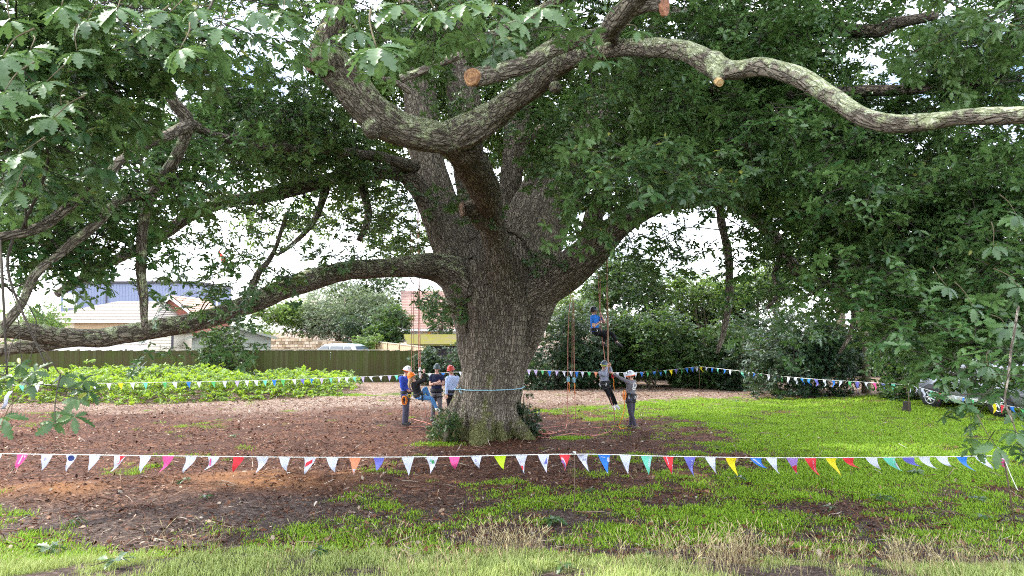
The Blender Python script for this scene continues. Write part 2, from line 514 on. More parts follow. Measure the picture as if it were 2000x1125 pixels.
sunlit_drift = t.ramp(sep.outputs[1], (0, (0.065, 0.038, 0.027)), (0.45, (0.15, 0.098, 0.070)), (0.8, (0.26, 0.195, 0.150)), (1, (0.44, 0.38, 0.32)))  # dry leaf tones, kept pale for the sunlit strip
mul = t.mix(t.math('MULTIPLY', t.attr("sunlit_drift"), 0.88), mul, sunlit_drift)
soil = t.mix(0.55, t.ramp(n_f, (0.32, (0.018, 0.013, 0.011)), (0.52, (0.060, 0.046, 0.040)), (0.70, (0.18, 0.15, 0.13))), t.ramp(sep.outputs[0], (0, (.018, .012, .010)), (.55, (.060, .040, .032)), (1, (.22, .17, .14))))
mul = t.mix(t.math('MULTIPLY', t.attr("soil"), 0.85), mul, soil)
gcol = t.ramp(n_f, (0.32, (0.030, 0.026, 0.012)), (0.5, (0.060, 0.085, 0.014)), (0.72, (0.10, 0.155, 0.022)))
gm = t.math('MULTIPLY', t.math('SUBTRACT', t.math('ADD', t.attr("grass"), t.math('MULTIPLY', t.noise(pos, 9, 5, 0.7), 0.9)), 0.83), 2.6, True)
col = t.mix(gm, mul, gcol)
t.bump(t.math('ADD', n_f, t.math('MULTIPLY', sep.outputs[2], 0.4)), 0.8, 0.03)
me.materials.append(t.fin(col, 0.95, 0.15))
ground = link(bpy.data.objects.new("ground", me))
tag(ground, kind='structure')

# ------------------------------------------------------------------ the great oak: trunk and limbs
# every row: pixel x, pixel y, distance, radius in pixels
LIMBS = [
 ("trunk", [(942,905,20.3,76),(944,868,20.35,70),(950,830,20.4,63),(957,790,20.4,62),(962,740,20.4,65),(969,690,20.4,67),(973,640,20.4,70),(974,600,20.4,74),(972,560,20.4,79),(968,520,20.5,78)], 0.0),
 ("limb", [(915,560,20.2,50),(885,535,20.0,38),(850,522,19.8,28),(820,520,19.4,23),(740,525,18.6,19),(680,528,17.8,19),(630,540,17.2,19),(560,562,16.5,19),(500,588,15.8,19),(440,612,15.2,18),(380,629,14.7,18),(300,643,14.2,17),(250,652,13.9,18),(200,660,13.6,18),(150,660,13.3,17),(100,655,13.0,17),(50,646,12.7,16),(0,643,12.4,16),(-80,632,12,15),(-200,600,11.6,14)], 0.46),
 ("limb", [(150,664,13.3,13),(105,668,13.15,14),(65,676,13.0,14),(25,680,12.8,12),(-60,700,12.5,11)], 0.34),
 ("limb", [(900,520,20.6,36),(870,470,20.6,30),(838,400,20.4,24),(805,352,20,20),(765,335,19.5,17),(700,342,19,15),(640,352,18.3,15),(560,372,17.6,15),(500,386,17,14),(430,397,16.4,13),(370,422,15.8,12),(300,470,15,11),(200,520,14.2,9),(110,575,13.5,8)], 0.15),
 ("limb", [(930,540,20.9,46),(893,470,21,38),(862,400,21.2,35),(842,340,21.3,34),(826,260,21.4,34),(820,180,21.6,31),(814,90,22,28),(808,-20,22.5,25),(800,-150,23,20)], 0.0),
 ("limb", [(950,520,21.6,42),(928,420,22.3,29),(916,320,22.5,29),(908,200,22.4,33),(898,110,22.8,28),(888,0,23,24),(880,-120,23.5,20)], 0.0),
 ("limb", [(985,575,19.9,40),(976,520,19.35,31),(966,470,18.8,26),(957,430,18.2,25),(950,385,17.2,29),(930,335,15.9,36),(905,298,14.7,36),(880,276,13.9,34)], 0.20),
 ("limb", [(890,272,13.9,33),(840,266,13.6,33),(790,255,13.4,34),(748,235,13.2,37),(712,203,13,36),(672,155,12.8,35),(640,112,12.6,34),(640,75,12.45,27),(655,40,12.3,23),(668,-5,12.1,21),(680,-70,11.8,19)], 0.60),
 ("limb", [(870,272,13.9,32),(925,250,13.6,32),(968,222,13.4,29),(1003,195,13.1,25),(1045,166,12.8,24),(1080,138,12.3,22),(1120,112,11.6,20),(1180,97,10.7,19),(1240,92,9.9,19),(1300,94,9.3,20),(1345,101,8.95,20),(1390,124,8.6,23),(1430,137,8.3,19),(1490,130,8.0,19),(1560,151,7.6,20),(1620,186,7.3,20),(1680,225,7.0,20),(1740,242,6.8,19),(1820,236,6.5,17),(1900,227,6.2,17),(2000,225,5.9,17),(2120,215,5.6,16)], 0.58),
 ("limb", [(998,612,20.3,50),(1048,573,20.1,41),(1095,540,19.8,37),(1138,505,19.4,34),(1175,470,19.1,30),(1220,432,18.6,25),(1280,399,18,21),(1340,388,17.4,19),(1400,384,16.8,17),(1450,398,16.2,16),(1490,436,15.6,15),(1530,490,15,12),(1560,535,14.5,9)], 0.10),
 ("limb", [(995,560,20.7,58),(1020,490,21,52),(1040,430,21.2,48),(1062,370,21.4,42),(1095,315,21.6,34),(1145,262,21.8,27),(1190,200,22,22),(1240,130,22.4,18),(1290,40,23,14)], 0.15),
 ("limb", [(1030,560,21.8,44),(1065,470,22.4,36),(1100,400,22.6,30),(1140,300,23,24),(1180,220,23,20),(1230,100,23.4,15)], 0.0),
 ("limb", [(965,520,22.0,38),(988,420,22.8,22),(1000,330,22.9,21),(1010,230,23,24),(1030,130,23.4,20),(1040,0,24,15)], 0.05),
 ("limb", [(1130,515,19.5,26),(1152,470,19.0,24),(1158,425,18.7,20),(1178,365,18.4,15),(1215,300,18,11)], 0.1),
 ("limb", [(1072,385,21.2,24),(1050,330,21,19),(1022,302,20.8,16),(1015,278,20.6,14),(1042,262,20.4,11),(1075,245,20.2,9)], 0.2),
 ("limb", [(1190,65,10.2,19),(1200,45,9.8,21),(1225,18,9.4,21),(1262,-25,9.0,18),(1320,-80,8.6,15)], 0.55),
 ("limb", [(924,152,9.6,19),(955,147,9.65,17),(990,137,9.7,17),(1030,125,9.8,18),(1075,97,9.9,18),(1120,78,10,18),(1160,74,10.1,18),(1195,58,10,19)], 0.48),
]
BUMPS = [  # burls and root flares: px, py, d, rx, ry(px), depth radius m
 (728,252,13.0,20,20,0.22),(1085,170,12.3,12,11,0.14),
 (956,395,17.3,26,24,0.3),(1396,122,8.5,22,24,0.13),(612,118,12.35,20,26,0.2),(905,290,14.3,40,34,0.38),
]
BURLS = [
 [(886,556,20.1,24),(899,600,20.05,21),(909,640,20.1,18),(918,690,20.15,22),(935,750,20.2,24)],
 [(1068,565,20.1,28),(1054,605,20.05,25),(1042,640,20.1,21),(1022,690,20.25,20),(1000,750,20.3,22)],
]
STUBS = [  # stub branch ending in a saw cut
 [(655,122,12.6,27),(630,118,12.4,25),(612,116,12.25,22)],
 [(1394,128,8.5,19),(1400,146,8.35,14),(1405,160,8.25,10)],
 [(945,430,18.0,26),(928,410,17.6,20),(905,409,17.25,12)],
 [(985,140,9.72,18),(945,149,9.62,19),(926,152,9.55,20)],
]
skel = []     # segments: a, b, ra, rb, limb index, s0
paths = []
mb = MB()
for li, (nm, rows, lich) in enumerate(LIMBS):
    a = np.array([(*P(x, y, d)[:], r * px_m(d)) for x, y, d, r in rows])
    if nm == "trunk": a[:, 3] *= 0.93
    s = smooth_path(a, 5)
    # uneven girth and a gentle wander, as old oak limbs have
    k = np.arange(len(s))
    nz = fbm(np.stack([s[:, 0] * 1.3, s[:, 1] * 1.3, s[:, 2] * 1.3], -1), 2, 50 + li)
    s[:, 3] *= 1 + 0.13 * nz
    paths.append(s)
    v, f = tube(s[:, :3], s[:, 3], 18 if nm == "trunk" else 14)
    mb.add(v, f)
    L = 0
    for i in range(len(s) - 1):
        ln = np.linalg.norm(s[i + 1, :3] - s[i, :3])
        skel.append((*s[i, :3], *s[i + 1, :3], s[i, 3], s[i + 1, 3], li, L))
        L += ln
for x, y, d, rx, ry, rd in BUMPS:
    m = px_m(d)
    mb.ell(P(x, y, d), ((rx * m, 0, 0), (0, rd, 0), (0, 0, ry * m)), 14, 10)
for st in STUBS + BURLS:
    a = np.array([(*P(x, y, d)[:], r * px_m(d)) for x, y, d, r in st])
    s = smooth_path(a, 4)
    mb.tube(s[:, :3], s[:, 3], 14)
# buttress roots
tc = np.array(P(944, 868, 20.35)[:2])
for k in range(11):
    an = k * 2 * np.pi / 11 + 0.25 * math.sin(k * 7.1)
    dr = np.array((math.cos(an), math.sin(an)))
    ln = 1.5 + 0.25 * math.sin(k * 3.3)
    pts, rad = [], []
    for tt, zz, rr in ((0.22, 1.5, 0.36), (0.44, 0.80, 0.31), (0.64, 0.40, 0.26), (0.84, 0.13, 0.20), (1.04, -0.12, 0.14)):
        q = tc + dr * ln * tt * 0.80
        pts.append((q[0], q[1], zz)); rad.append(rr)
    s = smooth_path(np.column_stack([pts, rad]), 4)
    mb.tube(s[:, :3], s[:, 3], 10)
tree_me = remesh(mb, 0.028, 3)
V = get_co(tree_me)
SK = np.array(skel)
A_, B_ = SK[:, :3], SK[:, 3:6]
AB = B_ - A_
L2 = (AB ** 2).sum(1)
N_ = np.empty((len(V), 3)); tree_me.vertices.foreach_get('normal', N_.ravel()) if False else None
nb = np.empty(len(V) * 3); tree_me.vertices.foreach_get('normal', nb); N_ = nb.reshape(-1, 3)
lab = np.zeros(len(V), int); tpar = np.zeros(len(V)); best = np.full(len(V), 1e9)
for j in range(len(SK)):
    w = V - A_[j]
    tt = np.clip((w @ AB[j]) / L2[j], 0, 1)
    rr = SK[j, 6] + (SK[j, 7] - SK[j, 6]) * tt
    dd = np.linalg.norm(w - tt[:, None] * AB[j], axis=1) / rr + (0.12 if SK[j, 8] > 0 and SK[j, 9] < 0.9 else 0)
    m = dd < best
    best[m] = dd[m]; lab[m] = j; tpar[m] = tt[m]
limb_of = SK[lab, 8].astype(int)
# bark coordinates: across the limb in metres, along it compressed so that furrows run lengthwise
AX = np.zeros_like(V); SS = np.zeros(len(V)); PERP = np.zeros_like(V)
for li, s in enumerate(paths):
    m = limb_of == li
    if not m.any(): continue
    segs = np.where(SK[:, 8] == li)[0]
    tv, uv, wv = frames(s[:, :3])
    loc = lab[m] - segs[0]
    tt = tpar[m][:, None]
    c = A_[lab[m]] + tt * AB[lab[m]]
    u = uv[loc] * (1 - tt) + uv[loc + 1] * tt
    w = wv[loc] * (1 - tt) + wv[loc + 1] * tt
    d = V[m] - c
    sl = SK[lab[m], 9] + tt[:, 0] * np.sqrt(L2[lab[m]])
    PERP[m] = np.stack([(d * u).sum(1), (d * w).sum(1), sl * 0.36], -1) + li * 3.7
bz = PERP
ridge = 1 - np.abs(fbm(bz * np.array((7.5, 7.5, 5.5)), 2, 71)) * 2.2
fine = fbm(bz * 16, 2, 77)
lobe = fbm(bz * np.array((1.6, 1.6, 0.7)), 2, 79)
is_tr = (limb_of == 0)
hz = np.clip(V[:, 2] / 4.5, 0, 1)
th_ = np.arctan2(PERP[:, 1], PERP[:, 0])
amp = np.where(is_tr, 0.11, 0.05)
thin = np.clip(SK[lab, 6] / 0.35, 0.25, 1)
disp = amp * lobe * thin + 0.020 * ridge * thin + 0.010 * fine
flute = -0.10 * np.exp(-((PERP[:, 0] + 0.03) / 0.10) ** 2) * is_tr * (V[:, 1] < 20.2) * (V[:, 2] < 3.6)
flute = flute + is_tr * 0.035 * np.sin(8 * th_ + 3.0 * lobe + 1.2 * V[:, 2] * 0.3) * np.clip(1.3 - V[:, 2] / 4.5, .2, 1)
V2 = V + N_ * (disp + flute)[:, None]
tree_me.vertices.foreach_set('co', V2.ravel()); tree_me.update()
nb = np.empty(len(V) * 3); tree_me.vertices.foreach_get('normal', nb); N_ = nb.reshape(-1, 3)
lichen = np.array([l[2] for l in LIMBS])[limb_of] * (0.74 + 0.42 * np.clip(N_[:, 2], -0.6, 1)) + 0.03
lichen = np.where(is_tr, 0.10 + 0.04 * N_[:, 2], lichen)
moss = np.clip(0.62 * np.exp(-V[:, 2] / 0.5), 0, 1) * is_tr + 0.30 * np.clip(N_[:, 2], 0, 1)
moss = moss + is_tr * (0.20 * np.clip(-N_[:, 0], 0, 1) + 0.10)
moss = moss + 0.35 * np.exp(-((V - np.array(P(915, 232, 13.5)[:])) ** 2).sum(1) / 0.16) + is_tr * 0.22 * np.exp(-((V[:, 0] + 0.55) / 0.25) ** 2)

oak = empty("oak_tree", (float(tc[0]), float(tc[1]), 0.15))
tag(oak, "huge spreading oak with a massive furrowed trunk and lichen covered limbs", "tree")
def under_oak(o):
    o.parent = oak
    o.matrix_parent_inverse = Matrix.Translation(-oak.location)
    return o
faces = np.empty(len(tree_me.polygons) * 4, int)
tree_me.polygons.foreach_get('vertices', faces)
faces = faces.reshape(-1, 4)
flab = limb_of[faces[:, 0]]
for li in range(len(LIMBS)):
    fs = faces[flab == li]
    if not len(fs): continue
    used, inv = np.unique(fs, return_inverse=True)
    me = bpy.data.meshes.new(LIMBS[li][0])
    me.from_pydata(V2[used].tolist(), [], inv.reshape(-1, 4).tolist())
    me.polygons.foreach_set('use_smooth', [True] * len(me.polygons))
    set_attr(me, "bark_co", 'FLOAT_VECTOR', PERP[used])
    set_attr(me, "lichen", 'FLOAT', lichen[used])
    set_attr(me, "moss", 'FLOAT', moss[used])
    me.normals_split_custom_set_from_vertices(N_[used].tolist())
    me.materials.append(M['bark'])
    o = link(bpy.data.objects.new(LIMBS[li][0], me))
    under_oak(o)
bpy.data.meshes.remove(tree_me)

# thinner branches as tubes, one part each
BR = [
 ([(322,150,8.8,10),(340,200,9,11),(366,238,9.2,13),(352,290,9.3,12),(326,335,9.4,11),(295,385,9.5,10),(280,440,9.6,10),(276,520,9.7,9),(280,590,9.75,8),(283,645,9.8,5)], 0.55),
 ([(366,240,9.2,11),(400,255,10,9),(440,270,11,9),(520,285,13,9),(600,292,15,9),(700,300,17,10),(810,325,19.8,12)], 0.0),
 ([(366,243,9.2,12),(310,270,8.6,11),(250,300,8.2,10),(190,360,7.8,10),(110,425,7.4,10),(40,455,7.1,9),(-40,470,7,8)], 0.35),
 ([(300,138,8.4,9),(275,139,8.3,11),(256,140,8.2,11)], 0.3),
 ([(330,150,8.8,10),(300,142,8.5,9),(300,110,8.2,8),(330,60,7.8,7),(350,-20,7.5,6)], 0.2),
 ([(240,135,8.2,8),(205,175,8.0,8),(185,230,7.8,7),(150,280,7.6,6)], 0.2),
 ([(296,385,9.5,9),(230,392,8.9,9),(190,430,8.5,10),(130,482,8.3,9),(66,535,8.1,10),(45,590,8,9),(0,648,7.9,8),(-30,680,7.9,7)], 0.52),
 ([(780,153,9.2,9),(800,143,9.2,8),(840,130,9.2,9),(890,112,9.1,8),(940,80,9,8),(1000,52,8.9,8),(1060,24,8.8,9),(1110,-10,8.6,8)], 0.6),
 ([(800,178,9.3,6),(775,165,9.2,6),(745,155,9.1,5)], 0.3),
 ([(1402,392,16.8,9),(1412,450,16.6,8),(1425,520,16.4,8),(1424,590,16.3,7),(1412,650,16.2,5),(1400,690,16.2,3)], 0.0),
 ([(1528,490,15,8),(1515,540,14.8,6),(1522,570,14.6,5),(1500,600,14.4,4)], 0.0),
 ([(1535,500,14.9,7),(1580,540,14.2,6),(1640,560,13.6,6),(1665,600,13.3,5),(1660,650,13.2,4),(1640,690,13.2,3)], 0.0),
 ([(1250,90,17,14),(1400,180,15.5,13),(1540,185,14.6,12),(1690,178,13.6,11),(1820,172,12.6,10),(1960,160,11.8,9)], 0.05),
 ([(1240,20,18,14),(1500,40,15,13),(1690,62,13.4,13),(1750,45,13,12),(1830,30,12.4,10)], 0.05),
 ([(640,352,18.3,9),(620,420,18.2,6),(580,470,18,5),(540,500,17.8,3)], 0.0),
 ([(480,600,15.5,8),(500,540,15.8,7),(530,500,16.2,5),(560,420,16.6,4)], 0.1),
 ([(700,342,19,9),(720,420,19.2,7),(700,470,19,5)], 0.0),
]
def bark_tube(rows, lich, n=5, k=8, seed=0, name="branch", voff=9.1):
    a = np.array([(*P(x, y, d)[:], r * px_m(d)) for x, y, d, r in rows])
    s = smooth_path(a, n)
    nz = fbm(s[:, :3] * 3, 2, 90 + seed)
    s[:, 3] *= 1 + 0.22 * nz
    s[:, :3] += 0.03 * np.stack([fbm(s[:, :3] * 2.5, 2, 91 + seed), fbm(s[:, :3] * 2.5, 2, 92 + seed), fbm(s[:, :3] * 2.5, 2, 93 + seed)], -1)
    v, f = tube(s[:, :3], s[:, 3], k)
    an = np.tile(np.linspace(0, 2 * np.pi, k, endpoint=False), len(s))
    ri = np.repeat(s[:, 3], k)
    L = np.repeat(np.concatenate([[0], np.cumsum(np.linalg.norm(np.diff(s[:, :3], axis=0), axis=1))]), k)
    m = MB(); m.add(v, f)
    me = m.mesh(name, M['bark'])
    set_attr(me, "bark_co", 'FLOAT_VECTOR', np.stack([np.cos(an) * ri * 1.3, np.sin(an) * ri * 1.3, L * 0.4], -1) + seed + voff)
    nb = np.empty(len(v) * 3); me.vertices.foreach_get('normal', nb); nz = nb.reshape(-1, 3)[:, 2]
    set_attr(me, "lichen", 'FLOAT', lich * (0.78 + 0.4 * nz)); set_attr(me, "moss", 'FLOAT', 0.2 * np.clip(nz, 0, 1))
    o = link(bpy.data.objects.new(name, me))
    return o, s
for i, (rows, lich) in enumerate(BR):
    o, s = bark_tube(rows, lich, 6, 10, i)
    under_oak(o)
    for j in range(len(s) - 1):
        skel.append((*s[j, :3], *s[j + 1, :3], s[j, 3], s[j + 1, 3], 100 + i, 0))
# saw cuts
def cut_face(x, y, d, rx, ry, mat, nrm):
    m = px_m(d)
    b = MB()
    n = 22
    ring = [(math.cos(a) * rx * m * (1 + 0.07 * math.sin(3 * a + x)), math.sin(a) * ry * m * (1 + 0.05 * math.sin(2 * a + y))) for a in np.linspace(0, 2 * np.pi, n, endpoint=False)]
    secs = [[(q[0] * k, q[1] * k, z) for q in ring] for k, z in ((1.0, -0.05), (1.0, 0.0), (0.93, 0.006), (0.5, 0.007), (0.1, 0.008))]
    b.add(*loft(secs))
    o = b.build("cut_face", mat, None, False)
    o.location = P(x, y, d) + Vector(nrm).normalized() * (0.05 if d > 9.2 else .012)
    o.rotation_euler = Vector(nrm).to_track_quat('Z', 'Y').to_euler()
    under_oak(o)
    return o
cut_face(610, 116, 12.22, 22, 25, M['cut_brown'], (-0.75, -0.65, 0.0))
cut_face(254, 140, 8.17, 13, 14, M['cut_orange'], (-0.45, -0.88, -0.1))
cut_face(924, 152, 9.50, 17, 18, M['cut_orange'], (-0.42, -0.9, -0.08))
cut_face(1405, 161, 8.22, 9, 8, M['cut_yellow'], (0.3, -0.75, -0.6))
cut_face(1299, 12, 9.0, 13, 20, M['cut_red'], (0.7, -0.7, -0.05))
cut_face(904, 409, 17.2, 9, 15, M['cut_brown'], (-0.85, -0.5, -0.1))
o, s = bark_tube([(1225,20,9.4,17),(1265,10,9.2,16),(1298,12,9.03,15)], 0.3, 4, 12, 44)
under_oak(o)

# ------------------------------------------------------------------ leaves
def leaf_geo(Ln, W, lobes, seed, fold=0.25, droop=0.25, jag=0.28):
    """oak leaf along +x, face up (+z)"""
    r = random.Random(seed)
    v, f = [], []
    n = lobes * 2
    for i in range(n + 1):
        tt = 0.06 + 0.94 * i / n
        x = tt * Ln
        env = math.sin(math.pi * min(1, tt) ** 1.25) ** 0.75 if tt < 1 else 0
        env = max(env, 0.05 * (1 - tt))
        w = W * 0.5 * env * (1 + jag if i % 2 else 1 - jag) * (1 + r.uniform(-.1, .1))
        xx = x + (0.035 * Ln if i % 2 else -0.02 * Ln)
        z = -droop * Ln * tt * tt + r.uniform(-.01, .01) * Ln
        zz = z + fold * w
        if i == n: w = 0
        v += [(x, 0, z), (xx, w, zz), (xx, -w, zz)]
    for i in range(n):
        a, b = i * 3, i * 3 + 3
        if i == n - 1:
            f += [(a, b, a + 1), (a, a + 2, b)]
        else:
            f += [(a, b, b + 1, a + 1), (a, a + 2, b + 2, b)]
    return np.array(v), f
def xf(v, loc, rot, s=1.0):
    m = np.array(Euler(rot).to_matrix())
    return (v * s) @ m.T + np.array(loc)
def spray_mesh(name, mats, seed, length=0.45, leaf=0.13, wid=0.42, lobes=4, whorls=3, per=6, jag=0.28, up=0.5):
    """twig along +x with whorls of leaves"""
    r = random.Random(seed)
    b = MB()
    def path(tt): return (tt * length, 0.05 * length * math.sin(3 * tt + seed), -0.12 * length * tt * tt)
    b.tube([path(q) for q in (0, .35, .7, 1)], [0.006, 0.005, 0.004, 0.003], 4, False, 1)
    sp = [(q, 1.0) for q in np.linspace(0.4, 1.0, whorls)]
    for wi, (tt, _) in enumerate(sp):
        c = np.array(path(tt))
        last = wi == len(sp) - 1
        side = 0
        if not last:
            side = r.choice((-1, 1)) * r.uniform(0.08, 0.2) * length / 0.45
            e = c + np.array((0.08, side, r.uniform(-.03, .08)))
            b.tube([c, e], [0.004, 0.003], 4, False, 1)
            c = e
        n = per + (2 if last else 0)
        for k in range(n):
            ya = 2 * math.pi * k / n + r.uniform(-.35, .35)
            L = leaf * r.uniform(0.7, 1.2)
            v, f = leaf_geo(L, L * wid * r.uniform(.85, 1.15), lobes, r.random(), r.uniform(.05, .45), r.uniform(.05, .4), jag)
            v = xf(v, (0, 0, 0), (r.uniform(-.5, .5), r.uniform(-up, 0.55), 0))
            v = xf(v, c, (0, 0, ya))
            b.add(v, f, 0)
    return b.mesh(name, mats, True)
def spray_coll(name, leafmat, n=6, **kw):
    c = bpy.data.collections.new(name)
    for i in range(n):
        o = bpy.data.objects.new(name.replace("set", "spray"), spray_mesh(name, [leafmat, M['twig']], hash((name[:3] == 'oak', i)) % 999 + i * 13, **kw))
        c.objects.link(o)
    return c
def mesh_coll(name, meshes):
    c = bpy.data.collections.new(name)
    for me in meshes: c.objects.link(bpy.data.objects.new(name, me))
    return c
_ng = {}
def scatter_group(coll):
    if coll.name in _ng: return _ng[coll.name]
    g = bpy.data.node_groups.new("scatter_" + coll.name, 'GeometryNodeTree')
    g.interface.new_socket("Geometry", in_out='INPUT', socket_type='NodeSocketGeometry')
    g.interface.new_socket("Geometry", in_out='OUTPUT', socket_type='NodeSocketGeometry')
    n, l = g.nodes, g.links
    gi, go = n.new("NodeGroupInput"), n.new("NodeGroupOutput")
    ci = n.new("GeometryNodeCollectionInfo")
    ci.inputs['Collection'].default_value = coll
    ci.inputs['Separate Children'].default_value = True
    ci.inputs['Reset Children'].default_value = True
    ip = n.new("GeometryNodeInstanceOnPoints")
    ip.inputs['Pick Instance'].default_value = True
    def at(nm, ty):
        a = n.new("GeometryNodeInputNamedAttribute")
        a.data_type = ty
        a.inputs['Name'].default_value = nm
        return a.outputs['Attribute']
    l.new(gi.outputs[0], ip.inputs['Points'])
    l.new(ci.outputs[0], ip.inputs['Instance'])
    l.new(at('idx', 'INT'), ip.inputs['Instance Index'])
    e2r = n.new("FunctionNodeEulerToRotation")
    l.new(at('rot', 'FLOAT_VECTOR'), e2r.inputs[0])
    l.new(e2r.outputs[0], ip.inputs['Rotation'])
    l.new(at('scl', 'FLOAT'), ip.inputs['Scale'])
    l.new(ip.outputs[0], go.inputs[0])
    _ng[coll.name] = g
    return g
def scatter(name, pts, rot, scl, coll, parent=None, loc=None):
    n = len(pts)
    pts = np.asarray(pts, float)
    if loc is not None: pts = pts - np.array(loc)
    me = bpy.data.meshes.new(name)
    me.vertices.add(n)
    me.vertices.foreach_set('co', pts.ravel())
    set_attr(me, 'rot', 'FLOAT_VECTOR', rot)
    set_attr(me, 'scl', 'FLOAT', np.broadcast_to(scl, (n,)))
    set_attr(me, 'idx', 'INT', rng.integers(0, len(coll.objects), n))
    o = link(bpy.data.objects.new(name, me), parent)
    md = o.modifiers.new("scatter", 'NODES')
    md.node_group = scatter_group(coll)
    o['kind'] = 'stuff'
    return o
# ------------------------------------------------------------------ oak foliage: leaf sprays in boughs
C_oak = spray_coll("oak_set", M['oak_leaf'], 7)
C_near = spray_coll("near_set", M['near_leaf'], 7, lobes=6, leaf=0.135)
C_inner = spray_coll("inner_set", M['inner_leaf'], 5, length=0.55, leaf=0.15, per=7)
# px, py, rx, ry, distance, depth radius, cover
NEAR = [
 (60,40,140,80,5,1,2.0),(220,45,150,70,5,1,2.0),(120,150,150,80,5.2,1,2.0),(30,220,110,90,5,1,2.0),(250,60,100,35,5.5,.8,1.0),(385,40,100,50,5.5,.8,1.6),(480,20,90,32,6,.8,1.4),
 (40,320,90,70,5.5,1,1.5),(100,230,100,50,6,1,1.3),(600,12,60,25,6,.8,1.2),(345,90,40,30,5.2,.5,.7),
 (700,10,70,25,6,1,1.0),(850,20,100,36,6,1,1.2),(1000,25,80,32,6.5,1,1.0),(1085,25,70,30,7,1,.9),(1165,205,50,30,8,1.0,.8),(1215,150,50,40,8,1.2,1.2),(1262,120,40,55,8,1,1.3),
 (1160,335,60,45,6.8,.8,1.3),(1235,335,105,50,7,.8,1.9),(1165,390,60,36,7,.8,1.3),(1335,350,100,42,7.5,.8,1.8),(1110,432,26,20,7,.4,.7),(1215,262,60,44,9,1,1.3),(1420,335,85,45,9,1,1.7),(1310,280,80,40,9,1,1.4),
 (1900,130,120,60,9,1.5,1.7),(1930,50,100,70,9,1.5,1.9),(1920,300,110,50,8.5,1.5,1.7),(1780,310,110,45,9.5,1.5,1.7),
 (1720,400,110,75,8.5,1.5,2.0),(1850,400,110,75,7.5,1.2,2.0),(1950,400,80,85,7,1.2,2.0),(1700,510,95,70,9,1.5,1.7),(1830,510,115,85,7.5,1.2,2.0),(1950,530,80,95,6.5,1.2,2.0),(1750,590,70,42,9,1.3,1.0),(1855,625,95,55,7.5,1.2,1.6),(1950,670,65,70,6,1,1.6),(1790,680,50,30,10,1,.8),(1962,750,45,40,6,.7,1.2),(1890,705,40,25,8,.8,.6),
 (14,735,34,26,5,.5,.9),(95,725,46,20,6,.6,.9),(1980,855,22,18,6.2,.4,.5),
]
MID = [
 (100,400,140,80,9,1.5,1.8),(250,320,130,70,9.5,1.5,1.7),(60,480,100,60,9,1.5,1.5),(180,470,110,60,10,1.5,1.5),(400,300,90,60,11,1.5,1.8),(345,430,60,50,11,1.5,1.0),(240,530,60,18,10,1,0.5),(100,520,80,42,9,1,1.3),(20,565,30,20,8.5,1,.6),(190,200,100,50,12,1.5,1.5),(330,230,70,50,13,1.5,1.4),
 (1325,50,120,80,11,2,2.2),(1470,50,130,80,12,2,2.2),(1610,40,90,60,12,2,1.7),(1430,120,120,50,12.5,2,1.9),(1580,110,80,50,12.5,2,1.6),(1270,225,100,80,13,2,2.2),(1390,270,130,75,13,2,2.2),(1530,235,110,75,13,2,2.2),(1640,260,100,70,13,2,2.2),(1650,150,50,40,13,2,1.0),(1690,320,100,60,12,2,2.0),(1800,8,110,35,12,2,1.5),(1880,200,120,35,11,1.5,1.5),(1760,255,80,30,12,1.5,1.5),(1870,100,50,50,12,1.5,1.2),
 (1545,430,75,45,13,2,1.9),(1585,490,65,50,12,2,1.6),(1475,460,45,36,15,1.5,1.4),(1600,390,100,50,10.5,1.5,1.9),(1500,350,90,50,12,1.5,1.9),(1610,580,66,46,12,2,.9),(1570,650,50,30,14,1.5,.35),
 (438,655,30,42,13,.8,1.3),(440,706,22,24,13,.6,1.0),(425,610,25,20,14,.6,.7),(280,685,20,20,12,.5,.7),(312,676,22,20,12,.5,.7),(355,600,30,15,14.3,.5,.7),
 (870,600,26,28,19,.8,.8),(845,585,22,26,18.5,.8,.8),(932,410,36,22,18,.5,.9),(880,385,30,24,19,.5,.7),(1085,500,36,26,19.6,.5,.8),(1012,470,14,16,19.2,.3,.5),(520,610,30,14,15.5,.5,.5),(235,558,40,14,12,.8,.6),
]
FAR = [
 (560,235,120,70,16,2.5,2.4),(460,215,80,55,15,2,1.8),(650,255,75,70,17,2.5,2.2),(480,295,120,45,15,2,2.2),(600,320,110,30,17,2,1.9),(700,325,50,40,18,2,1.5),(530,180,80,22,16,2,1.2),(640,190,40,30,17,2,1.2),(425,115,36,40,13,1.5,1.0),(420,165,36,28,13,1.5,1.0),(420,370,80,30,15,1.5,1.5),(330,370,60,40,14,1.5,1.3),
 (650,425,110,45,18,2.5,.75),(760,440,60,65,20,2,1.0),(480,425,75,40,16,2,.75),(560,490,90,36,17,2,.6),(700,495,80,26,18,2,.6),(430,470,40,55,15,1.5,.7),(490,545,75,36,15,1.5,.85),(400,560,60,34,14,1.5,.9),(600,385,120,22,17,2,1.1),(780,380,40,30,20,1.5,1.0),(380,500,50,30,14.5,1.5,.4),
 (1275,475,55,60,17,2,1.0),(1345,490,46,40,18,2,.42),(1412,470,36,36,17,2,.5),(1480,510,40,46,15,1.5,1.1),(1250,530,65,45,19,2,.9),(1435,590,38,65,16.5,1.5,.8),(1320,425,60,16,17,2,.7),(1200,470,40,30,19,1,.7),(1290,570,60,30,18,1.5,.6),(1540,560,50,40,14.5,1.5,.6),
 (1590,70,50,36,17,2,.8),(1740,245,50,22,16,2,.7),(1860,60,70,50,16,2,.9),
]
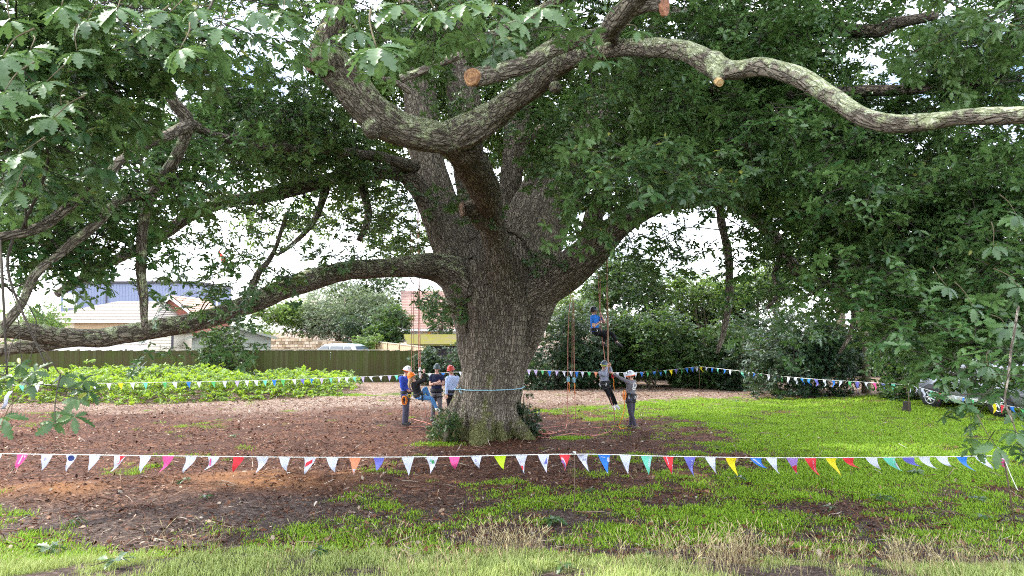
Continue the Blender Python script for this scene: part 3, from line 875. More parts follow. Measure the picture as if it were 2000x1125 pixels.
INNER = [
 (760,200,60,110,24,2,1.5),(870,180,40,140,26,2,1.6),(1000,220,60,100,26,2,1.6),(1080,240,80,80,25,2,1.6),(960,300,60,40,25,1.5,1.3),(1120,330,60,60,24,2,1.5),(700,120,60,80,25,2,1.3),(820,40,90,60,25,2,1.5),(960,60,120,80,26,2,1.6),(1130,100,120,100,26,2,1.6),(1240,260,80,90,25,2,1.5),(760,330,40,30,24,1.5,.9),(1190,400,50,36,23,1.5,.9),(690,400,70,40,25,2,.8),(560,420,90,40,25,2,.5),(780,460,50,50,25,2,.9),
 (1340,180,120,110,23,2.5,1.4),(1480,170,110,120,23,2.5,1.4),(1400,330,120,60,23,2,1.2),(1600,260,100,100,22,2.5,1.2),(1650,420,90,70,20,2,1.1),(620,290,90,80,23,2,1.1),(500,240,80,60,22,2,.9),
]
NEAR = [(x, y, rx, ry, d * 1.22 if x < 640 and y < 420 else d * 1.42 if x > 1095 and y > 100 and d > 5.5 else (max(d, 6.6) if y > 690 else d), rd, cov) for x, y, rx, ry, d, rd, cov in NEAR]
MID = [(x, y, rx, ry, d * 1.18 if x > 1200 else d, rd, cov) for x, y, rx, ry, d, rd, cov in MID]
MID += [(830,105,40,50,18,1,1.5),(760,95,46,50,17,1,1.3),(900,60,50,50,17,1,1.5),(1010,150,54,40,18.5,1,1.4),(1062,225,46,36,18.5,.8,1.3),(985,262,26,26,19,.7,1.0),(1105,262,56,46,17.5,1,1.5),(1150,305,66,44,16.5,1,1.5),(1000,95,64,36,16,1,1.4),(1125,150,46,36,17,1,1.4),(860,200,26,40,19,.7,.9),(930,180,22,30,19,.7,.8),(1080,330,40,36,18.5,.8,1.1),(760,40,60,40,12,1,1.2),(930,15,70,30,11,1,1.3),(50,50,130,70,11,1.5,1.8),(190,50,130,60,11,1.5,1.8),(320,40,90,40,12,1.5,1.4),(50,180,110,80,11,1.5,1.8),(60,330,110,80,11,1.5,1.8),(180,400,90,60,12,1.5,1.4),(700,20,120,30,13,1.5,1.2),(950,20,120,35,13,1.5,1.3),(1150,30,90,40,13,1.5,1.4),(1930,50,100,70,11,1.5,2.0),(1960,160,70,50,11,1.5,1.8),(1950,310,90,60,11,1.5,2.0),(1880,420,100,80,10.5,1.5,2.0),(1960,560,80,100,9.5,1.5,2.0),(1830,600,100,70,9.8,1.5,1.6),(1920,690,70,40,8,1,1.3),(1850,725,55,22,8.5,1,1.0),(1905,745,40,26,7.5,.8,1.0),(1770,650,60,40,9,1,1.0),(1690,560,80,60,10,1.3,1.3),(1340,190,100,45,11.5,1.2,1.5),(1480,245,100,55,11.3,1.2,1.5),(1600,285,90,55,11,1.2,1.4),(1440,70,110,50,11.5,1.2,1.4),(1560,70,60,50,11.5,1.2,1.1),(1690,390,90,60,10.5,1.2,1.2),(560,215,100,50,13.5,1.5,1.0),(480,270,90,40,13,1.5,1.0)]
SK = np.array(skel)
SA, SB = SK[:, :3], SK[:, 3:6]
twigs = MB()
def nearest_on_limbs(c, max_r=0.5):
    ab = SB - SA
    w = c - SA
    tt = np.clip((w * ab).sum(1) / (ab ** 2).sum(1), 0, 1)
    q = SA + tt[:, None] * ab
    d = np.linalg.norm(q - c, axis=1) + 1.2 * SK[:, 6]
    j = int(d.argmin())
    return q[j], float(d[j])
def bough(rows, area, n_mult, dens=1.0):
    """leaf sprays along a branching bough in each cloud; returns points, rotations, scales"""
    PT, RT, SC = [], [], []
    for (x, y, rx, ry, d, rd, cov) in rows:
        c = np.array(P(x, y, d)[:])
        m = px_m(d)
        ax = np.array((rx * m, rd, ry * m))
        n = max(3, int(n_mult * cov * math.pi * rx * ry / (area * (FPX / d) ** 2)))
        q = rng.normal(size=(n, 3)); q /= np.linalg.norm(q, axis=1, keepdims=True)
        q *= rng.random((n, 1)) ** 0.42
        p = c + q * ax
        # layered, ragged clouds: drop sprays where a 3-d noise is low
        keep = fbm(p * 1.15, 2, 201) + 0.5 * fbm(p * 3.1, 1, 203) > -0.42
        p = p[keep]
        n = len(p)
        if n == 0: continue
        out = p - c
        root, dist = nearest_on_limbs(c)
        if dist < 1.7:
            mid = (root + c) / 2 + rng.normal(size=3) * 0.12 * dist + np.array((0, 0, 0.10 * dist))
            r0 = min(0.016, 0.006 + 0.007 * dist)
            s = smooth_path(np.array([(*root, r0), (*mid, r0 * .8), (*c, r0 * .55)]), 5)
            twigs.add(*tube(s[:, :3], s[:, 3], 5))
            for k in range(min(n, 3 + n // 5)):
                e = p[rng.integers(n)]
                b0 = s[rng.integers(4, len(s)), :3]
                md = (b0 + e) / 2 + rng.normal(size=3) * 0.08 * np.linalg.norm(e - b0) + np.array((0, 0, 0.06))
                s2 = smooth_path(np.array([(*b0, r0 * .45), (*md, r0 * .3), (*e, .004)]), 3)
                twigs.add(*tube(s2[:, :3], s2[:, 3], 4, False))
        az = np.arctan2(out[:, 1], out[:, 0]) + rng.normal(size=n) * 0.8
        pit = 0.15 + rng.normal(size=n) * 0.38 - 0.25 * out[:, 2] / max(ax[2], .1)
        rol = rng.normal(size=n) * 0.35
        PT.append(p); RT.append(np.stack([rol, pit, az], -1)); SC.append(rng.uniform(0.65, 1.2, n))
    return np.concatenate(PT), np.concatenate(RT), np.concatenate(SC)
AREA = 0.075
def add_foliage(rows, coll, mult, s=1.0):
    p, r_, sc = bough(rows, AREA, mult)
    o = scatter("foliage", p, r_, sc * s, coll)
    under_oak(o)
    return len(p)
n1 = add_foliage(NEAR, C_near, 4.4)
n2 = add_foliage(MID, C_oak, 4.0)
n3 = add_foliage(FAR, C_oak, 2.9)
n4 = add_foliage(INNER, C_inner, 3.2, 1.15)
# the crown goes on above the picture: unseen sprays added to shade the ground
up = []
for k in range(85):
    a, rr = rng.random() * 2 * np.pi, 12.5 * math.sqrt(rng.random())
    x, y = -0.5 + rr * 1.1 * math.cos(a), 19.5 + rr * math.sin(a)
    zc = 15.5 - 0.033 * rr * rr + rng.normal() * 1.2
    lim = CAM_Z + (y * 0.46) + 1.6
    if y < 7 or zc < lim - 1.0: zc = max(zc, lim)
    up.append((x, y, zc))
PT, RT = [], []
for x, y, z in up:
    n = 85
    q = rng.normal(size=(n, 3)); q /= np.linalg.norm(q, axis=1, keepdims=True); q *= rng.random((n, 1)) ** 0.45
    p = np.array((x, y, z)) + q * np.array((1.9, 1.9, 0.95))
    PT.append(p)
    RT.append(np.stack([rng.normal(size=n) * .3, rng.normal(size=n) * .3, rng.random(n) * 6.28], -1))
p = np.concatenate(PT)
under_oak(scatter("foliage", p, np.concatenate(RT), rng.uniform(1.4, 2.2, len(p)), C_oak))
tw = twigs.build("twigs", M['twig'])
tw['kind'] = 'stuff'
under_oak(tw)

# the largest leaves, close to the camera, one by one
NEARLEAF = [leaf_geo(0.14, 0.062, 6, i * 7.7, 0.28, 0.22 + 0.05 * i) for i in range(4)]
leaf_me = []
for v, f in NEARLEAF:
    b = MB(); b.add(v, f); leaf_me.append(b.mesh("leaf", M['near_leaf']))
SPRIGS = [(735,92,2.7,12),(20,40,3.2,8),(150,100,3.4,8),(300,60,3.4,7),(352,95,3.2,6),(430,55,3.8,7),(105,230,3.4,7),(40,300,3.5,7),(8,180,3.1,6),(850,22,2.9,7),(900,8,3.0,6),(1060,15,3.3,7),(960,10,3.4,6),(500,22,3.8,7),(230,15,3.2,7),(90,160,3.8,7),(60,95,3.4,6),(170,40,3.6,7),(695,60,3.4,5),(655,12,3.4,6),(780,8,3.0,7),(330,25,3.4,7),(120,12,3.4,7),(5,110,3.0,5),(30,370,4.2,6),(380,20,3.8,6),(120,205,3.8,6),(550,25,4.0,6),(1245,60,5.0,5),(1180,120,5.0,6),(1945,872,6,5),(1985,845,6,5),(1990,560,5.2,7),(1900,600,5.6,7),(1940,480,5.4,7),(1965,640,5.2,7),(1850,560,5.8,7),(1985,420,5.3,7),(1930,715,5.4,6),(8,815,5.6,4)]
cand = []
stems = MB()
for si, (x, y, d, k) in enumerate(SPRIGS):
    d = d if x == 735 or y > 800 else d * 1.28
    r = random.Random(si * 3 + 1)
    c = P(x, y, d)
    # the twig climbs away from the whorl towards the crown
    back = c + Vector((r.uniform(-.10, .10), r.uniform(.05, .3), r.uniform(.12, .30)))
    s = smooth_path(np.array([(*c, .003), (*((c + back) / 2 + Vector((r.uniform(-.03, .03), 0, .02))), .004), (*back, .006)]), 4)
    stems.add(*tube(s[:, :3], s[:, 3], 5))
    down = Euler((r.uniform(0.25, 0.75), r.uniform(-.35, .35), 0)).to_matrix()
    for j in range(k + 2):
        ya = 2 * math.pi * j / (k + 2) + r.uniform(-.25, .25)
        m = down @ Euler((0, 0, ya)).to_matrix() @ Euler((r.uniform(-.35, .35), r.uniform(0.0, .55), 0)).to_matrix()
        cand.append((1 / d, c + m @ Vector((0.012, 0, 0)), m, r.uniform(.75, 1.2), r.randrange(4)))
cand.sort(key=lambda q: -q[0] * q[3])
for (_, c, m, s, k) in cand[:300]:
    o = link(bpy.data.objects.new("leaf", leaf_me[k]), oak)
    o.matrix_parent_inverse = Matrix.Translation(-oak.location)
    o.location = c; o.rotation_euler = m.to_euler(); o.scale = (s, s, s)
rest = MB()
for (_, c, m, s, k) in cand[300:]:
    v, f = NEARLEAF[k]
    rest.add((v * s) @ np.array(m).T + np.array(c[:]), f)
if rest.n:
    o = rest.build("leaves", M['near_leaf']); o['kind'] = 'stuff'; under_oak(o)
o = stems.build("leaf_stems", M['stem']); o['kind'] = 'stuff'; under_oak(o)
# the hanging stems that carry the lowest sprays at both picture edges
for rows in ([(1990,600,6.6,2.5),(1975,700,6.4,2.2),(1962,775,6.3,2),(1975,820,6.2,1.6),(1988,850,6.0,1.2)],):
    o, s = bark_tube(rows, 0.1, 5, 6, int(rows[0][0]))
    under_oak(o)

# ------------------------------------------------------------------ shrubs and trees behind
C_laurel = spray_coll("laurel_set", M['laurel'], 5, length=0.5, leaf=0.13, wid=0.42, lobes=2, jag=0.04, per=7)
C_bright = spray_coll("bright_set", M['bright_leaf'], 5, length=0.55, leaf=0.12, wid=0.5, lobes=2, jag=0.05, per=7)
C_pale = spray_coll("pale_set", M['pale_leaf'], 5, length=0.6, leaf=0.12, wid=0.34, lobes=2, jag=0.05, per=7)
C_mid = spray_coll("mid_set", M['mid_leaf'], 5, length=0.55, leaf=0.13, wid=0.5, lobes=2, jag=0.1, per=7)
C_bramble = spray_coll("bramble_set", M['bramble_leaf'], 5, length=0.4, leaf=0.10, wid=0.6, lobes=3, jag=0.12, per=6, up=0.3)
COLLS = dict(laurel=C_laurel, bright=C_bright, pale=C_pale, mid=C_mid, oak=C_oak, bramble=C_bramble)
def crown_points(cx, cy, z0, z1, rx, ry, n, seed, lumps=9):
    """a lumpy crown: points near the surfaces of many overlapping lobes"""
    r = np.random.default_rng(seed)
    cz, rz = (z0 + z1) / 2, (z1 - z0) / 2
    q = r.normal(size=(lumps, 3)); q /= np.linalg.norm(q, axis=1, keepdims=True)
    lc = q * np.array((rx, ry, rz)) * 0.55
    lr = np.array((rx, ry, rz)) * r.uniform(0.36, 0.62, (lumps, 1))
    k = r.integers(0, lumps, n)
    d = r.normal(size=(n, 3)); d /= np.linalg.norm(d, axis=1, keepdims=True)
    p = lc[k] + d * lr[k] * r.uniform(0.62, 1.06, (n, 1)) ** 0.8
    p = p + np.array((cx, cy, cz))
    p = p[(p[:, 2] > z0 - 0.05)]
    keep = fbm(p * 1.3, 2, seed) > -0.45
    p = p[keep]; 
    dd = p - np.array((cx, cy, cz))
    n = len(p)
    rot = np.stack([r.normal(size=n) * .4, 0.1 + r.normal(size=n) * .45, np.arctan2(dd[:, 1], dd[:, 0]) + r.normal(size=n) * .7], -1)
    return p, rot, r.uniform(.8, 1.3, n)
def shrub(name, cat, label, px, ptop, wpx, d, kind, pbot=None, dens=1.0, depth=None, group=None, trunk=False, scale=1.0, seed=None, lumps=9):
    m = px_m(d)
    x = (px - 1000) * m
    zg = gz(x, d)
    z1 = P(px, ptop, d)[2]
    z0 = zg - 0.30 * (z1 - zg) if pbot is None else P(px, pbot, d)[2]
    rx = wpx * m / 2
    ry = depth if depth else min(rx, 2.2)
    seed = seed or int(px * 7 + d)
    root = empty(name, (x, d, zg))
    tag(root, label, cat, group)
    r = random.Random(seed)
    area = math.pi * rx * (z1 - z0) / 2 + math.pi * ry * rx
    n = int(dens * area * 30 / scale ** 2)
    p, rot, sc = crown_points(x, d, z0, z1, rx, ry, n, seed, lumps)
    if scale < .5:
        kk = fbm(p * 7.0, 2, 17) > -.12
        p, rot, sc = p[kk], rot[kk], sc[kk]
    k = p[:, 2] > zg + .04
    p, rot, sc = p[k], rot[k], sc[k]
    c = scatter("crown", p, rot, sc * scale, COLLS[kind], root, (x, d, zg))
    b = MB()
    if trunk:
        s = smooth_path(np.array([(0, 0, -.1, trunk), (r.uniform(-.1, .1), 0, (z0 - zg) * .6, trunk * .85), (r.uniform(-.3, .3), 0.1, (z0 - zg) + 0.5, trunk * .7), (r.uniform(-.4, .4), 0.2, (z1 - zg) * .8, trunk * .3)]), 5)
        b.tube(s[:, :3], s[:, 3], 10)
    nb_ = 7 if trunk else 5
    for k in range(nb_):
        e = p[r.randrange(len(p))] - np.array((x, d, zg))
        st = np.array((r.uniform(-.3, .3) * rx * .4, r.uniform(-.2, .2), 0 if not trunk else (z0 - zg) * r.uniform(.6, 1.1)))
        s = smooth_path(np.array([(*st, .05 if not trunk else trunk * .4), (*((st + e) / 2 + np.array((0, 0, .2))), .03), (*e, .01)]), 4)
        b.tube(s[:, :3], s[:, 3], 6)
    b.build("trunk" if trunk else "stems", M['trunk2'], root)
    return root
# right-hand screen of shrubs beyond the lawn
g = "dark evergreen shrubs along the back of the lawn"
shrub("shrub", "shrub", "rounded dark shrub just right of the oak trunk behind the bunting", 1075, 600, 150, 37.5, 'laurel', None, 1.5)
shrub("shrub", "shrub", "dark glossy shrub behind the free hanging orange ropes", 1165, 585, 150, 38.5, 'laurel', None, 1.5)
shrub("shrub", "shrub", "dense green shrub behind the helper in the grey top", 1270, 590, 160, 38, 'mid', None, 1.5)
shrub("tree", "tree", "bushy mid green tree above the shrubs left of the hanging bough", 1225, 505, 170, 43, 'mid', 640, 1.2, trunk=0.14)
shrub("tree", "tree", "bushy tree with lighter top behind the tall hanging bough", 1370, 530, 150, 44, 'bright', 640, 1.0, trunk=0.14)
shrub("shrub", "shrub", "broad green shrub below the hanging oak bough", 1375, 610, 150, 38.5, 'mid', None, 1.5)
shrub("shrub", "shrub", "low shrub touching the peak of the rear bunting", 1440, 640, 90, 37, 'laurel', None, 1.3)
shrub("tree", "tree", "pale yellow green weeping tree glimpsed far behind the dark bush", 1520, 480, 130, 52, 'bright', 640, 1.0, trunk=0.2)
shrub("shrub", "shrub", "big dark rounded holly bush left of the mossy tree trunk", 1550, 590, 190, 33, 'laurel', None, 1.7)
shrub("tree", "tree", "slim mossy tree trunk standing in the leaf litter behind the bunting", 1687, 330, 200, 32, 'mid', 600, .7, trunk=0.19)
shrub("tree", "tree", "tall pale trunked tree behind the slim mossy tree", 1640, 380, 170, 42, 'bright', 520, .9, trunk=0.3)
shrub("shrub", "shrub", "low leafy shrub left of the parked silver car", 1770, 655, 130, 29.5, 'mid', None, 1.3, seed=88)
shrub("shrub", "shrub", "dark shrub closing the view behind the silver car", 1870, 600, 220, 34, 'laurel', None, 1.4)
shrub("tree", "tree", "dark tree behind the silver car at the right edge", 1950, 350, 260, 38, 'mid', 640, .9, trunk=0.25)
shrub("tree", "tree", "dark wood edge tree far behind the slim mossy tree", 1760, 400, 260, 47, 'mid', 690, 1.1, trunk=0.25)
shrub("shrub", "shrub", "distant dark thicket seen between holly bush and mossy trunk", 1640, 610, 190, 44, 'laurel', None, 1.2)
shrub("shrub", "shrub", "distant dark thicket right of the mossy trunk", 1760, 620, 170, 44, 'laurel', None, 1.2)
shrub("shrub", "shrub", "deep dark thicket behind the broad green shrub under the hanging bough", 1400, 585, 260, 46, 'laurel', None, 1.3)
shrub("shrub", "shrub", "deep dark thicket behind the helper in grey", 1240, 600, 220, 45, 'laurel', None, 1.3)
shrub("shrub", "shrub", "far hedge in the gap left of the holly bush", 1500, 600, 150, 41, 'laurel', None, 1.3)
shrub("tree", "tree", "bushy tree closing the gap below the hanging bough", 1475, 535, 130, 46, 'mid', 640, 1.3, trunk=0.14)
shrub("tree", "tree", "rounded tree far behind the climber in blue", 1120, 560, 150, 48, 'bright', 660, .9, trunk=0.15)
# left: beyond the fence
shrub("shrub", "shrub", "ivy covered hedge at the right end of the board fence", 868, 668, 92, 40.2, 'laurel', None, 1.8, depth=0.9)
shrub("tree", "tree", "large pale grey green tree behind the stone wall", 668, 548, 190, 57, 'pale', 668, 1.5, trunk=0.2)
shrub("shrub", "shrub", "yellow green shrub beside the pale tree behind the stone wall", 570, 585, 120, 58, 'bright', 660, 1.2)
shrub("shrub", "shrub", "compact dark green bush in front of the red tiled roof", 750, 594, 86, 52, 'mid', 690, 1.7)
shrub("shrub", "shrub", "small dark bush between pale tree and compact bush", 700, 618, 74, 53.5, 'laurel', 690, 1.5)
shrub("shrub", "shrub", "small bright bush at the end of the light wooden fence", 722, 655, 50, 49, 'bright', 690, 1.4)
shrub("tree", "tree", "tall leafy tree showing over the compact bush and red roof", 720, 510, 220, 66, 'mid', 640, .9, trunk=0.2)
shrub("tree", "tree", "dark drooping tree left of the oak trunk by the red roof", 862, 552, 60, 50, 'mid', 650, 1.2, trunk=0.12)
shrub("shrub", "shrub", "bright shrub by the left end of the white bungalow", 60, 575, 120, 50, 'bright', None, 1.2)
shrub("shrub", "shrub", "sunlit shrub between shed roof and stone wall", 500, 632, 70, 60, 'bright', 680, 1.2)
shrub("shrub", "shrub", "green shrub growing over the board fence below the oak limb", 436, 618, 58, 40.8, 'mid', 725, 1.6, depth=.7, seed=5)
# at the oak's foot
shrub("holly_bush", "shrub", "small bright holly bush at the left foot of the oak", 872, 800, 34, 19.4, 'mid', None, 2.2, depth=.25, scale=.44, lumps=6)
shrub("ivy_bush", "shrub", "dark ivy bush climbing the right foot of the oak", 1026, 764, 36, 20.2, 'laurel', None, 2.6, depth=.30, scale=.44, lumps=7)

# bramble bank on the left
root = empty("bramble_thicket", (-15, 33, 0))
tag(root, "sprawling lime green bramble thicket in front of the board fence", "bramble")
PT = []
n = 5200
bx = rng.uniform(-27, -8.0, n); by = rng.uniform(27.5, 39.5, n)
edge = np.interp(bx, [-27, -20, -15, -12, -9.5, -8.0], [29.0, 29.3, 29.8, 30.8, 32.2, 33.4]) + 0.8 * fbm(np.stack([bx, by * 0, by * 0], -1) * .8, 2, 9)
hh = np.clip(np.interp(bx, [-27, -20, -12, -9.5, -8], [.98, .98, .85, .68, .4]) * (0.75 + 0.55 * fbm(np.stack([bx, by, by * 0], -1) * 0.45, 3, 8)), .15, 2)
d_in = by - edge
ok = d_in > 0
bx, by, hh, d_in = bx[ok], by[ok], hh[ok], d_in[ok]
zt = hh * sstep(-0.2, 1.8, d_in)
p = np.stack([bx, by, gheight(bx, by) + zt * np.where(rng.random(len(bx)) < .75, rng.uniform(.85, 1.05, len(bx)), rng.uniform(.2, .9, len(bx))) + .05], -1)
n = len(p)
scatter("foliage", p, np.stack([rng.normal(size=n) * .35, rng.normal(size=n) * .35, rng.random(n) * 6.28], -1), rng.uniform(.8, 1.4, n), C_bramble, root, (-15, 33, 0))
b = MB()
for k in range(85):
    i = rng.integers(n)
    q = p[i]; r0 = q + np.array((rng.normal() * .5, rng.normal() * .4, 0)); r0[2] = gz(r0[0], r0[1])
    s = smooth_path(np.array([(*r0, .012), (*((r0 + q) / 2 + np.array((0, 0, .25))), .010), (*q, .005)]), 4)
    b.tube(s[:, :3] - np.array((-15, 33, 0)), s[:, 3], 4)
b.build("canes", M['stem'], root)['kind'] = 'stuff'

# ------------------------------------------------------------------ grass, dry stalks, leaf litter
def tuft(nm, mat, n, h, spread, seed, wid=0.004, lean=0.5):
    r = random.Random(seed)
    b = MB()
    for k in range(n):
        x, y = r.gauss(0, spread), r.gauss(0, spread)
        a = r.random() * 6.28
        hh = h * r.uniform(.5, 1.25)
        ln = lean * hh * r.uniform(.2, 1.2)
        dx, dy = math.cos(a), math.sin(a)
        w = wid * r.uniform(.7, 1.3)
        px_, py_ = -dy * w, dx * w
        b.add([(x - px_, y - py_, -.01), (x + px_, y + py_, -.01), (x + dx * ln * .35 + px_ * .8, y + dy * ln * .35 + py_ * .8, hh * .6), (x + dx * ln * .35 - px_ * .8, y + dy * ln * .35 - py_ * .8, hh * .6), (x + dx * ln, y + dy * ln, hh)],
              [(0, 1, 2, 3), (3, 2, 4)])
    return b.mesh(nm, mat)
C_lawn = mesh_coll("lawn_set", [tuft("lawn_tuft", M['grass'], 26, .045, .10, i, .006, 1.0) for i in range(5)])
C_bank = mesh_coll("bank_set", [tuft("bank_tuft", M['bank_grass'], 24, .062, .07, 20 + i, .003, 1.1) for i in range(5)])
def stalk(seed):
    r = random.Random(seed)
    b = MB()
    for k in range(5):
        x, y = r.gauss(0, .05), r.gauss(0, .05)
        a, hh = r.random() * 6.28, r.uniform(.20, .42)
        ln = hh * r.uniform(.1, .55)
        s = smooth_path(np.array([(x, y, 0, .0016), (x + .3 * ln * math.cos(a), y + .3 * ln * math.sin(a), hh * .6, .0014), (x + ln * math.cos(a), y + ln * math.sin(a), hh, .0010)]), 3)
        b.tube(s[:, :3], s[:, 3], 3, False)
        e = s[-1, :3]; t_ = (s[-1, :3] - s[-3, :3]); t_ /= np.linalg.norm(t_)
        b.tube([e - t_ * .05, e - t_ * .02, e + t_ * .02], [.002, .0045, .001], 4)
    return b.mesh("stalk", M['straw'])
C_straw = mesh_coll("straw_set", [stalk(i) for i in range(6)])
def frustum_pts(n, y0, y1, power=1.0, pad=1.08):
    u = rng.random(n)
    y = (y0 ** (1 - power) + u * (y1 ** (1 - power) - y0 ** (1 - power))) ** (1 / (1 - power)) if power != 1 else y0 * (y1 / y0) ** u
    x = rng.uniform(-1, 1, n) * y * (1000 / FPX) * pad
    return x, y
x, y = frustum_pts(52000, 8.8, 34, 0.35)
gm = grass_mask(x, y)
k = rng.random(len(x)) < np.clip((gm - .22) * 1.25, 0, .9)
k &= np.hypot(x - tc[0], y - tc[1]) > 1.3
x, y, gm = x[k], y[k], gm[k]
n = len(x)
o = scatter("grass", np.stack([x, y, gheight(x, y)], -1), np.stack([np.zeros(n), np.zeros(n), rng.random(n) * 6.28], -1), (0.7 + 0.55 * gm) * rng.uniform(.7, 1.25, n), C_lawn)
tag(o, "short bright green grass spreading over the right of the clearing", "grass", kind='stuff')
n_gr = n
x, y = frustum_pts(15000, 5.2, 9.7, 0.2)
gm = grass_mask(x, y)
k = rng.random(len(x)) < np.clip((gm - .24) * 1.2, 0, .8)
x, y, gm = x[k], y[k], gm[k]; n = len(x)
o = scatter("bank_grass", np.stack([x, y, gheight(x, y)], -1), np.stack([rng.normal(size=n) * .1, rng.normal(size=n) * .1, rng.random(n) * 6.28], -1), rng.uniform(.5, 1.3, n) * (0.6 + .5 * gm), C_bank)
tag(o, "paler longer grass on the bank in the foreground", "grass", kind='stuff')
x, y = frustum_pts(1500, 6.6, 9.5, 0.2)
dens = np.interp(x / y, [-.7, -.35, -.1, 0, .2, .7], [.05, .06, .35, .8, .9, .7]) * np.interp(y, [6.5, 7.6, 8.5, 9.3], [.1, .5, 1, .5]) * (0.6 + .9 * fbm(np.stack([x, y, 0 * x], -1) * 1.1, 2, 61))
k = rng.random(len(x)) < dens
x, y = x[k], y[k]; n = len(x)
o = scatter("dry_grass", np.stack([x, y, gheight(x, y)], -1), np.stack([rng.normal(size=n) * .15, rng.normal(size=n) * .15 + .1, rng.random(n) * 6.28], -1), rng.uniform(.7, 1.25, n), C_straw)
tag(o, "straw coloured seeding grass stalks along the crest of the bank", "grass", kind='stuff')
lit = []
for i in range(6):
    v, f = leaf_geo(0.09, 0.05, 3, i * 3.1, .25 * (-1) ** i, .2, .2)
    b = MB(); b.add(v, f); lit.append(b.mesh("litter_leaf", M['litter']))
for i in range(3):
    b = MB(); b.box((-.03, -.006, 0), (.03, .006, .008)); lit.append(b.mesh("wood_chip", M['litter']))
for i in range(2):
    b = MB(); b.tube([(-.16, 0, .01), (-.05, .015, .015), (.06, -.01, .02), (.17, .02, .01)], [.005, .006, .005, .003], 4); lit.append(b.mesh("fallen_twig", M['litter']))
C_litter = mesh_coll("litter_set", lit)
x, y = frustum_pts(62000, 8.6, 38, 0.45)
gm = grass_mask(x, y)
dr = fbm(np.stack([x * .9, y * .9, 0 * x], -1), 3, 91)
k = (rng.random(len(x)) < np.clip(1.0 - .85 * gm, .2, 1) * np.clip(.72 + 1.4 * dr, .35, 1)) & (np.hypot(x - tc[0], y - tc[1]) > 1.05)
x, y = x[k], y[k]; n = len(x)
o = scatter("leaf_litter", np.stack([x, y, gheight(x, y) + .012], -1), np.stack([rng.normal(size=n) * .5, rng.normal(size=n) * .5, rng.random(n) * 6.28], -1), rng.uniform(.45, 1.25, n), C_litter)
tag(o, "brown fallen leaves and wood chips strewn over the bare ground", "leaf litter", kind='stuff')
print("sprays", n1, n2, n3, n4, "grass", n_gr, "litter", n, "twig faces", len(tw.data.polygons))
# ------------------------------------------------------------------ board fence
def board_mat():
    t = NT("fence_board")
    v = t.obj(); r = t.rand()
    st = t.noise(t.mapping(v, (14, 14, 0.9)), 2.2, 5, 0.65)
    big = t.noise(t.pos(), 0.9, 4, 0.6)
    base = t.mix(st, (0.025, 0.022, 0.011), (0.080, 0.070, 0.030))
    alg = t.mix(st, (0.020, 0.032, 0.006), (0.068, 0.092, 0.016))
    c = t.mix(t.ramp(t.math('ADD', big, t.math('MULTIPLY', t.math('SUBTRACT', r, 0.5), 0.35)), (0.35, 0.1), (0.65, 1.0)), base, alg)
    c = t.mix(t.math('MULTIPLY', t.math('POWER', r, 3.0), 0.6), c, (0.085, 0.075, 0.045))
    t.bump(st, 0.5, 0.01)
    return t.fin(c, 0.9, 0.15)
M['board'] = board_mat()
M['cap'] = plain("weathered_cap", (0.34, 0.32, 0.25), 0.85)
M['pale_wood'] = plain("pale_wood", (0.42, 0.31, 0.19), 0.8, 0.25, 5)
fx0, fx1, fy_ = P(-70, 683, 42)[0], P(832, 683, 42)[0], 42.0
fence = empty("board_fence", ((fx0 + fx1) / 2, fy_, 0))
tag(fence, "long dark algae green closeboard fence behind the bramble thicket", "fence")
FX = fence.location.x
bms = []
for i in range(4):
    b = MB()
    h = 1.76 + 0.012 * i
    b.add(*loft([[(-.08, -.010, 0), (.08, -.004, 0), (.08, .006, 0), (-.08, .006, 0)], [(-.08, -.010, h), (.08, -.004, h), (.08, .006, h), (-.08, .006, h)]]))
    bms.append(b.mesh("board", M['board'], False))
x, i = fx0, 0
while x < fx1:
    o = link(bpy.data.objects.new("board", bms[i % 4]), fence)
    o.location = (x - FX, (-0.012 if i % 2 else 0.002) + random.uniform(-.003, .003), gz(x, fy_) - 0.01)
    o.rotation_euler = (0, random.uniform(-.006, .006), random.uniform(-.03, .03))
    x += 0.151; i += 1
b = MB()
for z in (0.35, 0.95, 1.55): b.box((fx0 - FX, .02, z), (fx1 - FX, .07, z + .08))
b.build("rail", M['board'], fence, False)
b = MB(); b.box((fx0 - FX - .05, -.045, 1.79), (fx1 - FX + .05, .05, 1.825)); b.build("cap_rail", M['cap'], fence, False)
pm = MB().box((-.05, .075, 0), (.05, .17, 1.86)).mesh("post", M['board'], False)
x = fx0 + 1
while x < fx1:
    link(bpy.data.objects.new("post", pm), fence).location = (x - FX, 0, 0); x += 2.7

# lighter panel fence running back from its right end
a, c_ = P(736, 668, 49), P(832, 681, 42.3)
lf = empty("panel_fence", (a.x, a.y, 0.4))
tag(lf, "pale new wooden panel fence running back from the board fence", "fence")
dx, dy = c_.x - a.x, c_.y - a.y
ln = math.hypot(dx, dy)
lf.rotation_euler = (0, 0, math.atan2(dy, dx))
zt0, zt1 = a.z - .4, c_.z - .4 + .06
nb_ = int(ln / .32)
for k in range(nb_):
    t0, t1 = k / nb_, (k + .93) / nb_
    z = zt0 + (zt1 - zt0) * (t0 + t1) / 2
    b = MB(); b.box((t0 * ln, -.012, -.3), (t1 * ln, .012, z)); b.build("panel", M['pale_wood'], lf, False)
for k in range(5):
    b = MB(); z = zt0 + (zt1 - zt0) * k / 4
    b.box((k * ln / 4 - .06, -.09, -.4), (k * ln / 4 + .06, -.02, z + .08)); b.build("post", M['pale_wood'], lf, False)
